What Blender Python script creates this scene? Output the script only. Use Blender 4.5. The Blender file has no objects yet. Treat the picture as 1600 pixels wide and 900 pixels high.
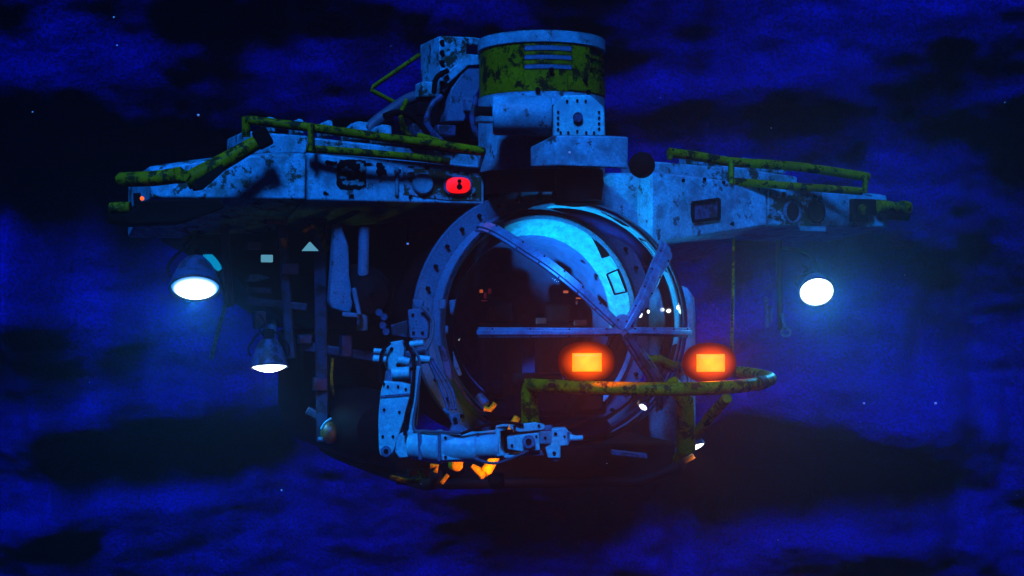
import bpy, bmesh, math, random
from mathutils import Vector, Matrix, noise

random.seed(7)
SC = bpy.context.scene
COL = SC.collection

# ------------------------------------------------------------------ camera
F_PX = 2133.3                     # focal length in pixels of the 1600 wide picture
cam_d = bpy.data.cameras.new("camera")
cam_d.lens = 48.0
cam_d.sensor_width = 36.0
cam_d.clip_start = 0.05
cam_d.clip_end = 500.0
cam = bpy.data.objects.new("camera", cam_d)
COL.objects.link(cam)
cam.location = (0, 0, 0)
cam.rotation_euler = (math.radians(90), 0, 0)
SC.camera = cam

# ------------------------------------------------------------------ light: what is left of daylight at depth
SUN_EL, SUN_AZ = 45.0, -7.0      # elevation; azimuth from the viewing axis, the light comes from behind-left of the camera
world = bpy.data.worlds.new("World")
SC.world = world
world.use_nodes = True
wn = world.node_tree
wn.nodes.clear()
sky = wn.nodes.new("ShaderNodeTexSky")
sky.sky_type = 'NISHITA'
sky.sun_disc = False
sky.sun_elevation = math.radians(SUN_EL)
sky.sun_rotation = math.radians(180 + SUN_AZ)
tint = wn.nodes.new("ShaderNodeMix")
tint.data_type = 'RGBA'
tint.blend_type = 'MULTIPLY'
tint.inputs[0].default_value = 1.0
tint.inputs[7].default_value = (0.01, 0.06, 1.0, 1)     # the water column lets only blue through
bg = wn.nodes.new("ShaderNodeBackground")
bg.inputs[1].default_value = 0.004
wo = wn.nodes.new("ShaderNodeOutputWorld")
wn.links.new(sky.outputs[0], tint.inputs[6])
wn.links.new(tint.outputs[2], bg.inputs[0])
wn.links.new(bg.outputs[0], wo.inputs[0])

sun_d = bpy.data.lights.new("sun", 'SUN')
sun_d.energy = 4.8
sun_d.color = (0.030, 0.215, 1.0)
sun_d.angle = math.radians(12)
sun = bpy.data.objects.new("sun", sun_d)
COL.objects.link(sun)
_e, _a = math.radians(SUN_EL), math.radians(SUN_AZ)
SUN_DIR = Vector((-math.sin(_a) * math.cos(_e), math.cos(_a) * math.cos(_e), -math.sin(_e)))
sun.rotation_euler = SUN_DIR.to_track_quat('-Z', 'Y').to_euler()
sun.location = (-6, -6, 10)

SC.view_settings.view_transform = 'Standard'
SC.view_settings.look = 'None'
SC.view_settings.exposure = 0.45
SC.view_settings.gamma = 1.0
SC.view_settings.use_curve_mapping = False
SC.render.engine = 'CYCLES'
SC.cycles.use_denoising = True
SC.cycles.use_adaptive_sampling = False
SC.cycles.max_bounces = 6
SC.cycles.diffuse_bounces = 0
SC.cycles.glossy_bounces = 3
SC.cycles.transmission_bounces = 4
SC.cycles.transparent_max_bounces = 8
SC.cycles.volume_bounces = 0
SC.cycles.sample_clamp_indirect = 2.0
SC.cycles.caustics_reflective = False
SC.cycles.caustics_refractive = False

# ------------------------------------------------------------------ materials
def mat_new(name):
    m = bpy.data.materials.new(name)
    m.use_nodes = True
    nt = m.node_tree
    b = nt.nodes["Principled BSDF"]
    return m, nt, b

def N(nt, t, **kw):
    n = nt.nodes.new(t)
    for k, v in kw.items():
        setattr(n, k, v)
    return n

def tex(nt, scale, detail=4, rough=0.55, stretch=None, seed=0.0):
    tc = N(nt, "ShaderNodeTexCoord")
    mp = N(nt, "ShaderNodeMapping")
    mp.inputs["Location"].default_value = (seed, seed * 1.7, -seed)
    if stretch:
        mp.inputs["Scale"].default_value = stretch
    nz = N(nt, "ShaderNodeTexNoise")
    nz.inputs["Scale"].default_value = scale
    nz.inputs["Detail"].default_value = detail
    nz.inputs["Roughness"].default_value = rough
    nt.links.new(tc.outputs["Object"], mp.inputs[0])
    nt.links.new(mp.outputs[0], nz.inputs["Vector"])
    return nz.outputs[0]

def ramp(nt, src, p0, p1, c0=(0, 0, 0, 1), c1=(1, 1, 1, 1)):
    r = N(nt, "ShaderNodeValToRGB")
    r.color_ramp.elements[0].position = p0
    r.color_ramp.elements[1].position = p1
    r.color_ramp.elements[0].color = c0
    r.color_ramp.elements[1].color = c1
    nt.links.new(src, r.inputs[0])
    return r.outputs[0]

def mixc(nt, fac, a, b):
    m = N(nt, "ShaderNodeMix", data_type='RGBA')
    for s, i in ((fac, 0), (a, 6), (b, 7)):
        if isinstance(s, bpy.types.NodeSocket):
            nt.links.new(s, m.inputs[i])
        elif i == 0:
            m.inputs[0].default_value = s
        else:
            m.inputs[i].default_value = (*s, 1) if len(s) == 3 else s
    return m.outputs[2]

def paint(name, base, dark, wear=0.36, scale=7.0, rough=0.5, metal=0.0, seed=0.0, bump=0.25, var=0.25, streak=True, stain=None, edge=0.03, spec=0.3):
    """weathered paint: tonal drift, chipped patches, fine specks, dried runs"""
    m, nt, b = mat_new(name)
    drift = tex(nt, scale * 0.35, 3, seed=seed + 3)
    lo = tuple(c * (1 - var) for c in base)
    col = mixc(nt, ramp(nt, drift, 0.35, 0.65), lo, base)
    grit = tex(nt, scale * 5.5, 6, 0.75, seed=seed + 29)
    col = mixc(nt, ramp(nt, grit, 0.38, 0.62, (0.7, 0.7, 0.7, 1), (0, 0, 0, 1)), col, tuple(c * 0.30 for c in base))
    chip = tex(nt, scale, 9, 0.72, seed=seed)
    cm = ramp(nt, chip, wear, wear + 0.035, (1, 1, 1, 1), (0, 0, 0, 1))
    speck = tex(nt, scale * 9, 3, 0.6, seed=seed + 9)
    sm = ramp(nt, speck, 0.26, 0.32, (1, 1, 1, 1), (0, 0, 0, 1))
    col = mixc(nt, sm, col, dark)
    if streak:
        st = tex(nt, scale * 2.2, 4, 0.6, stretch=(1, 1, 0.12), seed=seed + 5)
        col = mixc(nt, ramp(nt, st, 0.52, 0.75, (0, 0, 0, 1), (0.45, 0.45, 0.45, 1)), col, tuple(c * 0.42 for c in base))
    if stain is not None:
        sn = tex(nt, scale * 0.8, 7, 0.7, seed=seed + 17)
        col = mixc(nt, ramp(nt, sn, 0.46, 0.62, (0, 0, 0, 1), (0.9, 0.9, 0.9, 1)), col, stain)
    # chips along the edges
    bv = N(nt, "ShaderNodeBevel", samples=4)
    bv.inputs["Radius"].default_value = edge
    ge = N(nt, "ShaderNodeNewGeometry")
    dt = N(nt, "ShaderNodeVectorMath", operation='DOT_PRODUCT')
    nt.links.new(bv.outputs[0], dt.inputs[0])
    nt.links.new(ge.outputs["Normal"], dt.inputs[1])
    em = ramp(nt, dt.outputs["Value"], 0.90, 0.985, (1, 1, 1, 1), (0, 0, 0, 1))
    en = ramp(nt, tex(nt, scale * 3.0, 6, 0.7, seed=seed + 23), 0.46, 0.54)
    mm = N(nt, "ShaderNodeMath", operation='MULTIPLY')
    nt.links.new(em, mm.inputs[0]); nt.links.new(en, mm.inputs[1])
    col = mixc(nt, mm.outputs[0], col, dark)
    col = mixc(nt, cm, col, dark)
    nt.links.new(col, b.inputs["Base Color"])
    b.inputs["Roughness"].default_value = rough
    b.inputs["Metallic"].default_value = metal
    b.inputs["Specular IOR Level"].default_value = spec
    bp = N(nt, "ShaderNodeBump")
    bp.inputs["Strength"].default_value = bump
    bp.inputs["Distance"].default_value = 0.01
    nt.links.new(chip, bp.inputs["Height"])
    nt.links.new(bp.outputs[0], b.inputs["Normal"])
    return m

def plain(name, base, rough=0.5, metal=0.0, spec=0.5):
    m, nt, b = mat_new(name)
    n = tex(nt, 11.0, 5)
    nt.links.new(mixc(nt, ramp(nt, n, 0.3, 0.7), tuple(c * 0.6 for c in base), base), b.inputs["Base Color"])
    b.inputs["Roughness"].default_value = rough
    b.inputs["Metallic"].default_value = metal
    b.inputs["Specular IOR Level"].default_value = spec
    return m

def glow(name, col, strength):
    m, nt, b = mat_new(name)
    b.inputs["Base Color"].default_value = (*[min(1, c) * 0.04 for c in col], 1)
    b.inputs["Emission Color"].default_value = (*col, 1)
    b.inputs["Emission Strength"].default_value = strength
    return m

M = {}
M['hull'] = paint('hull_paint', (0.05, 0.66, 0.80), (0.03, 0.05, 0.045), wear=0.385, scale=7.0, var=0.4, stain=(0.015, 0.17, 0.20))
M['hull_worn'] = paint('hull_paint_worn', (0.05, 0.68, 0.84), (0.02, 0.035, 0.012), wear=0.43, scale=8.5, seed=4, var=0.45, stain=(0.015, 0.15, 0.13))
M['hull_scab'] = paint('hull_paint_scabby', (0.09, 0.44, 0.56), (0.028, 0.04, 0.008), wear=0.53, scale=9.0, seed=8)
M['white_arm'] = paint('arm_paint', (0.05, 0.92, 0.90), (0.10, 0.15, 0.16), wear=0.31, scale=6.5, seed=2, rough=0.42, var=0.3, stain=(0.03, 0.36, 0.42), edge=0.015)
M['ring'] = paint('ring_alloy', (0.02, 0.22, 0.34), (0.03, 0.05, 0.06), wear=0.31, scale=8.0, seed=6, rough=0.38)
M['yellow'] = paint('yellow_paint', (0.42, 0.34, 0.001), (0.022, 0.025, 0.004), wear=0.46, scale=12.0, seed=1, var=0.5, stain=(0.14, 0.13, 0.002), spec=0.04)
M['yellow_clean'] = paint('yellow_paint_fresh', (0.75, 0.50, 0.002), (0.05, 0.04, 0.003), wear=0.30, scale=8.0, seed=31, var=0.25, streak=False, spec=0.04)
M['yellow_dark'] = paint('yellow_paint_dull', (0.36, 0.30, 0.001), (0.012, 0.016, 0.003), wear=0.44, scale=7.0, seed=12, var=0.5, spec=0.03)
M['brown'] = plain('brown_lamp_body', (0.10, 0.05, 0.008), 0.5)
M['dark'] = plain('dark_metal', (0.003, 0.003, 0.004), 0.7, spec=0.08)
M['black'] = plain('black_rubber', (0.003, 0.003, 0.003), 0.8, spec=0.05)
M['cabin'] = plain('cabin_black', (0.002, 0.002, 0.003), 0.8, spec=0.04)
M['grey'] = paint('grey_fitting', (0.04, 0.22, 0.34), (0.01, 0.03, 0.03), wear=0.40, scale=10, seed=5)
M['dim'] = paint('dull_blue_fitting', (0.03, 0.10, 0.22), (0.006, 0.016, 0.02), wear=0.46, scale=9, seed=15)
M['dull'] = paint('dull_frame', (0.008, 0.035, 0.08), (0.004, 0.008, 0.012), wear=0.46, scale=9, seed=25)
M['liner'] = paint('liner_lit_arc', (0.02, 0.80, 0.85), (0.05, 0.07, 0.09), wear=0.24, scale=3, seed=3, streak=False)
M['band'] = paint('frame_band', (0.02, 0.48, 0.72), (0.02, 0.05, 0.08), wear=0.33, scale=9, seed=21, rough=0.33, metal=0.25, streak=False, stain=(0.02, 0.14, 0.24), edge=0.012)
M['hose'] = plain('hose_rubber', (0.03, 0.07, 0.10), 0.6)
M['lens_white'] = glow('lamp_lens_white', (0.86, 0.96, 1.0), 9.0)
M['lens_dim'] = glow('lamp_lens_small', (0.9, 0.95, 1.0), 3.0)
M['lens_red'] = glow('lamp_lens_red', (1.0, 0.004, 0.001), 0.85)
M['plate_glow_pale'] = glow('painted_glow_pale', (0.18, 0.62, 0.8), 0.36)  # glow painted into plates that only catch floodlight
M['plate_glow_blue'] = glow('painted_glow_blue', (0.0, 0.30, 0.62), 0.6)
M['spark'] = glow('instrument_light_orange', (1.0, 0.16, 0.02), 0.35)
M['spark_dim'] = glow('instrument_glow_red', (1.0, 0.05, 0.01), 0.035)

M['spark_faint'] = glow('instrument_glow_faint', (1.0, 0.03, 0.006), 0.012)

def flood_lens():
    m, nt, b = mat_new('lamp_lens_white')
    tc = N(nt, "ShaderNodeTexCoord")
    ln = N(nt, "ShaderNodeVectorMath", operation='LENGTH')
    nt.links.new(tc.outputs["Object"], ln.inputs[0])
    c = ramp(nt, ln.outputs["Value"], 0.10, 0.19, (5.0, 6.0, 6.5, 1), (0.0, 0.22, 0.75, 1))  # emission fades to blue at the rim, bloom painted into the lens
    c.node.color_ramp.interpolation = 'EASE'
    nt.links.new(c, b.inputs["Emission Color"])
    b.inputs["Emission Strength"].default_value = 1.0
    b.inputs["Base Color"].default_value = (0.02, 0.02, 0.02, 1)
    return m
M['lens_white'] = flood_lens()

def amber_material():
    m, nt, b = mat_new('lamp_lens_amber')
    tc = N(nt, "ShaderNodeTexCoord")
    ln = N(nt, "ShaderNodeVectorMath", operation='LENGTH')
    nt.links.new(tc.outputs["Object"], ln.inputs[0])
    c = ramp(nt, ln.outputs["Value"], 0.03, 0.15, (1.0, 0.62, 0.03, 1), (1.0, 0.22, 0.0, 1))
    c = mixc(nt, ramp(nt, tex(nt, 16.0, 3), 0.35, 0.65, (0, 0, 0, 1), (0.3, 0.3, 0.3, 1)), c, (1.0, 0.16, 0.0))
    nt.links.new(c, b.inputs["Emission Color"])
    b.inputs["Emission Strength"].default_value = 1.0
    b.inputs["Base Color"].default_value = (0.05, 0.012, 0.0, 1)
    return m
M['lens_amber'] = amber_material()
def amber_halo():                          # red halo round the amber lens, painted as a fading glow
    m, nt, b = mat_new('lamp_halo_amber')
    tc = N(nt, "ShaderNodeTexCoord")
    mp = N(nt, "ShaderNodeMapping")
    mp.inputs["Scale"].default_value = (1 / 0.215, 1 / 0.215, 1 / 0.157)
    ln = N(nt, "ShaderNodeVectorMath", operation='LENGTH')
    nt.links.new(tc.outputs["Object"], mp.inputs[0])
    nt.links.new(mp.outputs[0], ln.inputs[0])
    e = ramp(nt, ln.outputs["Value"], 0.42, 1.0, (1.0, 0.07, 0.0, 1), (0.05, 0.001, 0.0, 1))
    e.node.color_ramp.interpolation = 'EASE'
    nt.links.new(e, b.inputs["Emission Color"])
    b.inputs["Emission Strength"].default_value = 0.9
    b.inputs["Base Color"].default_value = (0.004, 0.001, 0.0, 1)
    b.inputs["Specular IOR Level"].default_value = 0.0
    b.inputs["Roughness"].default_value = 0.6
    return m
M['halo_amber'] = amber_halo()

def glass_material():
    m, nt, b = mat_new('acrylic')
    nt.nodes.remove(b)
    out = nt.nodes["Material Output"]
    tr = N(nt, "ShaderNodeBsdfTransparent")
    tr.inputs[0].default_value = (0.90, 0.95, 0.98, 1)
    gl = N(nt, "ShaderNodeBsdfGlossy")
    gl.inputs["Roughness"].default_value = 0.03
    fr = N(nt, "ShaderNodeFresnel")
    fr.inputs[0].default_value = 1.22
    mx = N(nt, "ShaderNodeMixShader")
    nt.links.new(fr.outputs[0], mx.inputs[0])
    nt.links.new(tr.outputs[0], mx.inputs[1])
    nt.links.new(gl.outputs[0], mx.inputs[2])
    nt.links.new(mx.outputs[0], out.inputs[0])
    return m
M['glass'] = glass_material()

# ------------------------------------------------------------------ frame of the submersible
YAW = math.radians(24)
CEN = Vector((0.45, 12.0, -0.31))           # centre of the acrylic sphere
RZ = Matrix.Rotation(YAW, 3, 'Z')
RZI = RZ.transposed()

def loc_at(px, py, Y):                      # measured spot at a known distance -> submersible frame (x port, y aft, z up)
    return RZI @ (Vector(((px - 800) / F_PX * Y, Y, (450 - py) / F_PX * Y)) - CEN)

def _ray(px, py, axis, val):
    d = RZI @ Vector(((px - 800) / F_PX, 1.0, (450 - py) / F_PX))
    o = RZI @ (-CEN)
    return o + d * ((val - o[axis]) / d[axis])

def on_b(px, py, b): return _ray(px, py, 1, b)      # on a cross plane, b metres aft of the sphere's centre
def on_u(px, py, u): return _ray(px, py, 0, u)
def on_w(px, py, w): return _ray(px, py, 2, w)

# ------------------------------------------------------------------ mesh helpers
class MB:
    def __init__(self):
        self.v, self.f = [], []
    def add(self, vs, fs):
        o = len(self.v)
        self.v += [Vector(p) for p in vs]
        self.f += [[i + o for i in q] for q in fs]
        return self
    def box(self, c, s, rot=None):
        c = Vector(c)
        vs = []
        for dx in (-.5, .5):
            for dy in (-.5, .5):
                for dz in (-.5, .5):
                    p = Vector((dx * s[0], dy * s[1], dz * s[2]))
                    if rot is not None:
                        p = rot @ p
                    vs.append(c + p)
        return self.add(vs, [(0, 1, 3, 2), (4, 6, 7, 5), (0, 4, 5, 1), (2, 3, 7, 6), (0, 2, 6, 4), (1, 5, 7, 3)])
    def bar(self, p0, p1, w, h, up=(0, 0, 1)):
        p0, p1 = Vector(p0), Vector(p1)
        d = (p1 - p0)
        L = d.length
        x = d.normalized()
        y = Vector(up).cross(x)
        if y.length < 1e-3:
            y = Vector((0, 1, 0)).cross(x)
        y.normalize()
        z = x.cross(y)
        return self.box((p0 + p1) / 2, (L, w, h), Matrix((x, y, z)).transposed())
    def loft(self, loops, closed=True, cap=True):
        n = len(loops[0])
        vs = [p for l in loops for p in l]
        fs = []
        for i in range(len(loops) - 1):
            for j in range(n if closed else n - 1):
                k = (j + 1) % n
                fs.append((i * n + j, i * n + k, (i + 1) * n + k, (i + 1) * n + j))
        if cap:
            fs.append(tuple(range(n))[::-1])
            fs.append(tuple((len(loops) - 1) * n + j for j in range(n)))
        return self.add(vs, fs)
    def tube(self, pts, r, n=12, cap=True, closed=False):
        pts = [Vector(p) for p in pts]
        loops, prev = [], None
        m = len(pts)
        for i, p in enumerate(pts):
            a = pts[(i - 1) % m] if (i > 0 or closed) else p
            b = pts[(i + 1) % m] if (i < m - 1 or closed) else p
            t = (b - a).normalized()
            if prev is None:
                s = t.cross(Vector((0.13, 0.21, 0.97)))
                if s.length < 1e-3:
                    s = t.cross(Vector((1, 0, 0)))
            else:
                s = prev - t * prev.dot(t)
            s.normalize()
            prev = s
            q = t.cross(s)
            rr = r[i] if isinstance(r, (list, tuple)) else r
            loops.append([p + (s * math.cos(2 * math.pi * k / n) + q * math.sin(2 * math.pi * k / n)) * rr for k in range(n)])
        if closed:
            loops.append(loops[0])
            return self.loft(loops, True, False)
        return self.loft(loops, True, cap)
    def cyl(self, p0, p1, r0, r1=None, n=24):
        return self.tube([p0, p1], [r0, r0 if r1 is None else r1], n)
    def lathe(self, prof, o, axis, n=48, cap=False):
        axis = Vector(axis).normalized()
        s = axis.cross(Vector((0.05, 0.1, 0.99)))
        if s.length < 0.2:
            s = axis.cross(Vector((1, 0, 0)))
        s.normalize()
        q = axis.cross(s)
        o = Vector(o)
        loops = [[o + axis * h + (s * math.cos(2 * math.pi * k / n) + q * math.sin(2 * math.pi * k / n)) * r for k in range(n)] for r, h in prof]
        return self.loft(loops, True, cap)
    def prism(self, poly, ext):
        ext = Vector(ext)
        a = [Vector(p) for p in poly]
        return self.loft([a, [p + ext for p in a]], True, True)
    def ball(self, c, r, nu=16, nv=10, squash=(1, 1, 1)):
        c = Vector(c)
        loops = []
        for i in range(1, nv):
            t = math.pi * i / nv
            loops.append([c + Vector((math.sin(t) * math.cos(2 * math.pi * k / nu) * r * squash[0], math.sin(t) * math.sin(2 * math.pi * k / nu) * r * squash[1], math.cos(t) * r * squash[2])) for k in range(nu)])
        return self.loft(loops, True, True)
    def mesh(self, name, origin, sharp=38, normals=True):
        bm = bmesh.new()
        vs = [bm.verts.new(p - origin) for p in self.v]
        for q in self.f:
            try:
                bm.faces.new([vs[i] for i in q])
            except ValueError:
                pass
        bmesh.ops.remove_doubles(bm, verts=bm.verts, dist=1e-5)
        if normals:
            bmesh.ops.recalc_face_normals(bm, faces=bm.faces)
        lim = math.radians(sharp)
        for f in bm.faces:
            f.smooth = True
        for e in bm.edges:
            e.smooth = len(e.link_faces) == 2 and e.calc_face_angle(0) < lim
        me = bpy.data.meshes.new(name)
        bm.to_mesh(me)
        bm.free()
        return me
    def build(self, name, mat, parent, bevel=0.0, label=None, sharp=38, solid=0.0):
        lo = Vector([min(p[i] for p in self.v) for i in range(3)])
        hi = Vector([max(p[i] for p in self.v) for i in range(3)])
        org = (lo + hi) / 2
        me = self.mesh(name, org, sharp)
        me.materials.append(M[mat] if isinstance(mat, str) else mat)
        o = bpy.data.objects.new(name, me)
        COL.objects.link(o)
        attach(o, org, parent)
        if solid:
            md = o.modifiers.new("solid", 'SOLIDIFY'); md.thickness = solid
        if bevel:
            md = o.modifiers.new("bevel", 'BEVEL'); md.width = bevel; md.segments = 2; md.limit_method = 'ANGLE'; md.angle_limit = math.radians(35)
        if label:
            o["label"] = label
        return o

ORG = {}
def attach(o, org, parent):
    org = Vector(org)
    o.parent = parent
    o.location = org - (ORG[parent.name] if parent is not None else Vector())
    ORG[o.name] = org

def spline(pts, n=8, closed=False):
    pts = [Vector(p) for p in pts]
    out, m = [], len(pts)
    segs = m if closed else m - 1
    for i in range(segs):
        p0 = pts[(i - 1) % m] if (closed or i > 0) else pts[0]
        p1, p2 = pts[i % m], pts[(i + 1) % m]
        p3 = pts[(i + 2) % m] if (closed or i + 2 < m) else pts[-1]
        for k in range(n):
            t = k / n
            out.append(0.5 * ((2 * p1) + (p2 - p0) * t + (2 * p0 - 5 * p1 + 4 * p2 - p3) * t * t + (3 * p1 - p0 - 3 * p2 + p3) * t ** 3))
    if not closed:
        out.append(pts[-1])
    return out

def copy_part(o, org, parent, rot=None):
    c = o.copy()
    COL.objects.link(c)
    attach(c, org, parent)
    if rot is not None:
        c.rotation_euler = rot
    return c

# ================================================================== THE SETTING
# seabed: one sheet, flat under the camera and rising behind the submersible as a rumpled slope of silt
def slope_light(px, py):
    """how far the slope faces up, from long folds seen across it (positive = ledge facing up, negative = overhung fold)"""
    b = 0.0
    for x, y, sx, sy, a, s in FOLDS:
        dx, dy = px - x, py - y
        if abs(dx) > 2.4 * max(sx, sy) or abs(dy) > 2.4 * max(sx, sy):
            continue
        c, sn = math.cos(a), math.sin(a)
        du, dv = dx * c + dy * sn, -dx * sn + dy * c
        b += s * math.exp(-(du / sx) ** 2 - (dv / sy) ** 2)
    return b

FOLDS = [  # px, py, length, width, tilt, strength
    (70, 40, 190, 34, -0.2, 1.0), (330, 40, 190, 26, 0.12, 0.6), (620, 10, 220, 26, -0.1, 0.7), (760, 25, 160, 30, 0.15, 0.6),
    (480, 95, 330, 32, 0.06, -1.3), (150, 95, 110, 28, 0.2, -0.6), (90, 150, 150, 32, 0.25, 0.7), (330, 130, 190, 30, 0.25, 0.8),
    (560, 130, 110, 30, 0.1, 0.7), (200, 235, 280, 50, 0.1, -1.7), (420, 165, 110, 20, 0.15, -0.8), (20, 290, 120, 60, 0.1, -0.8),
    (70, 380, 160, 40, 0.1, 0.8), (190, 470, 200, 50, 0.25, 0.9), (60, 560, 160, 40, -0.2, -1.1), (250, 610, 200, 26, -0.15, 0.9),
    (90, 655, 120, 26, -0.35, 0.6), (250, 690, 260, 36, -0.12, -1.5), (200, 775, 240, 40, -0.15, 1.0), (60, 850, 160, 30, -0.4, -1.0),
    (320, 850, 140, 26, 0.1, -0.5), (470, 840, 140, 60, -0.1, 0.9), (600, 780, 160, 60, 0.1, 0.4),
    (870, 50, 110, 60, 0.3, -1.0), (1100, 40, 260, 50, 0.1, 0.5), (1440, 40, 260, 36, 0.06, 1.0), (1400, 110, 300, 40, 0.08, -0.5),
    (1100, 170, 200, 26, -0.25, 0.8), (1250, 165, 90, 30, 0.7, 0.5), (1010, 205, 110, 16, -0.15, -0.9), (1150, 205, 150, 26, -0.05, -0.9),
    (1500, 230, 260, 60, 0.1, -0.5), (1420, 265, 160, 26, 0.1, 0.5), (1520, 320, 200, 40, 0.15, 0.5), (1430, 400, 200, 60, 0.1, -0.3),
    (1430, 520, 240, 60, 0.1, 0.5), (1350, 610, 260, 44, 0.10, 1.0), (1560, 640, 140, 40, 0.5, 0.8), (1330, 720, 260, 46, 0.05, -1.9),
    (1180, 690, 150, 30, 0.0, -0.8), (1130, 850, 140, 60, 0.0, 1.0), (1300, 850, 220, 36, 0.1, 0.7), (1400, 890, 220, 26, 0.05, -1.2),
    (1570, 780, 110, 100, 0.6, 0.9), (820, 790, 330, 60, 0.0, -1.1), (960, 890, 120, 40, 0, 0.6),
]

def make_seabed():
    NX, NS = 460, 320
    X0, X1 = -21.0, 21.0
    ZB, ZT = -9.5, 13.0
    YB = 27.0
    vs, fs = [], []
    rows = []
    # the flat floor first, then up the slope
    prof = [(-14 + k * 3.0, ZB - 0.4) for k in range(12)]
    nflat = len(prof)
    dz = (ZT - ZB) / NS
    hs = [[0.0] * (NX + 1) for _ in range(NS + 1)]
    for i in range(NX + 1):
        x = X0 + (X1 - X0) * i / NX
        h, mean = 0.0, 0.0
        col = []
        for j in range(NS + 1):
            z = ZB + dz * j
            px, py = 800 + x / (YB + 2) * F_PX, 450 - z / (YB + 2) * F_PX
            p = Vector((x * 0.16, z * 0.42, 3.1))
            nz = noise.fractal(p + Vector((noise.noise(p * 0.9) * 0.8, 0, 0)), 0.9, 2.1, 6) * 0.5
            nz += noise.fractal(Vector((x * 1.1, z * 1.9, 7.7)), 0.8, 2.0, 4) * 0.22
            wq = Vector((x * 0.20, z * 0.62, 5.3)) + noise.noise_vector(Vector((x * 0.22, z * 0.3, 2.0))) * 0.55
            rd = 0.42 - abs(noise.noise(wq)) * 1.7
            wq2 = Vector((x * 0.55 + z * 0.15, z * 1.5, 9.1)) + noise.noise_vector(Vector((x * 0.5, z * 0.6, 4.0))) * 0.6
            rd2 = 0.3 - abs(noise.noise(wq2)) * 1.5
            col.append(slope_light(px, py) * 1.05 + nz * 0.4 + 0.10 + rd * 0.6 + rd2 * 0.8 + (0.22 - abs(noise.noise(Vector((x * 1.1 - z * 0.3, z * 3.0, 1.4)) + noise.noise_vector(Vector((x * 0.9, z * 1.1, 6.0))) * 0.5)) * 1.2) * 0.45)
        # running sum with leakage keeps the relief bounded
        for j in range(NS + 1):
            h = h * 0.988 + (max(-1.05, col[j]) * 0.86) * dz
            hs[j][i] = h
    for _ in range(3):                        # soften the relief sideways
        for row in hs:
            row[1:-1] = [(row[i - 1] + 2 * row[i] + row[i + 1]) / 4 for i in range(1, NX)]
    for j in range(NS + 1):
        for i in range(NX + 1):
            q = Vector(((X0 + (X1 - X0) * i / NX) * 1.3, (ZB + dz * j) * 2.2, 1.9))
            hs[j][i] += noise.fractal(q, 0.9, 2.1, 5) * 0.085
    for (y, z) in prof:
        for i in range(NX + 1):
            x = X0 + (X1 - X0) * i / NX
            vs.append((x, y, z + 0.35 * noise.noise(Vector((x * 0.3, y * 0.3, 0)))))
    for j in range(NS + 1):
        z = ZB + dz * j
        for i in range(NX + 1):
            x = X0 + (X1 - X0) * i / NX
            t = min(1.0, j / 25.0)
            vs.append((x, YB - 2.5 * (1 - t) ** 2 + z * -0.52 + hs[j][i] * t, z))
    R = nflat + NS + 1
    for j in range(R - 1):
        for i in range(NX):
            a = j * (NX + 1) + i
            fs.append((a, a + 1, a + NX + 2, a + NX + 1))
    me = bpy.data.meshes.new("seabed")
    me.from_pydata(vs, [], fs)
    me.polygons.foreach_set("use_smooth", [True] * len(me.polygons))
    m, nt, b = mat_new('silt')
    big = tex(nt, 0.42, 7, 0.62, stretch=(0.55, 1, 1.5))
    wisp = N(nt, "ShaderNodeTexNoise")
    wisp.inputs["Scale"].default_value = 0.8
    wisp.inputs["Detail"].default_value = 8
    wisp.inputs["Distortion"].default_value = 1.6
    _tc = N(nt, "ShaderNodeTexCoord")
    _mp = N(nt, "ShaderNodeMapping")
    _mp.inputs["Scale"].default_value = (0.45, 1, 1.3)
    nt.links.new(_tc.outputs["Object"], _mp.inputs[0])
    nt.links.new(_mp.outputs[0], wisp.inputs["Vector"])
    fine = tex(nt, 17.0, 3, 0.8)
    c = mixc(nt, ramp(nt, big, 0.34, 0.66), (0.002, 0.003, 0.26), (0.003, 0.012, 0.46))
    c = mixc(nt, ramp(nt, wisp.outputs[0], 0.38, 0.60, (0.3, 0.3, 0.3, 1), (0, 0, 0, 1)), c, (0.001, 0.002, 0.09))  # dark wisps in the silt colour stand in for shaded folds
    c = mixc(nt, ramp(nt, fine, 0.40, 0.60, (0.85, 0.85, 0.85, 1), (0, 0, 0, 1)), c, (0.001, 0.002, 0.04))
    nt.links.new(c, b.inputs["Base Color"])
    b.inputs["Roughness"].default_value = 0.95
    b.inputs["Specular IOR Level"].default_value = 0.0
    bp = N(nt, "ShaderNodeBump")
    bp.inputs["Strength"].default_value = 0.8
    bp.inputs["Distance"].default_value = 0.06
    nt.links.new(fine, bp.inputs["Height"])
    nt.links.new(bp.outputs[0], b.inputs["Normal"])
    me.materials.append(m)
    o = bpy.data.objects.new("seabed", me)
    COL.objects.link(o)
    o["kind"] = "structure"
    o["label"] = "rumpled deep blue silt slope behind the submersible"
    return o
make_seabed()

# the water: one closed box of even haze
def make_haze():
    me = MB().box((0, 11.0, 2.2), (43.5, 52.0, 26.0)).mesh("haze", Vector())
    o = bpy.data.objects.new("haze", me)
    COL.objects.link(o)
    m = bpy.data.materials.new("haze")
    m.use_nodes = True
    nt = m.node_tree
    nt.nodes.clear()
    out = N(nt, "ShaderNodeOutputMaterial")
    v = N(nt, "ShaderNodeVolumePrincipled")
    v.inputs["Color"].default_value = (0.60, 0.72, 1.0, 1)
    v.inputs["Density"].default_value = 0.0055
    v.inputs["Anisotropy"].default_value = 0.80
    nt.links.new(v.outputs[0], out.inputs["Volume"])
    me.materials.append(m)
    o["kind"] = "stuff"
    o["label"] = "hazy blue sea water around the submersible"
make_haze()

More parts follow.
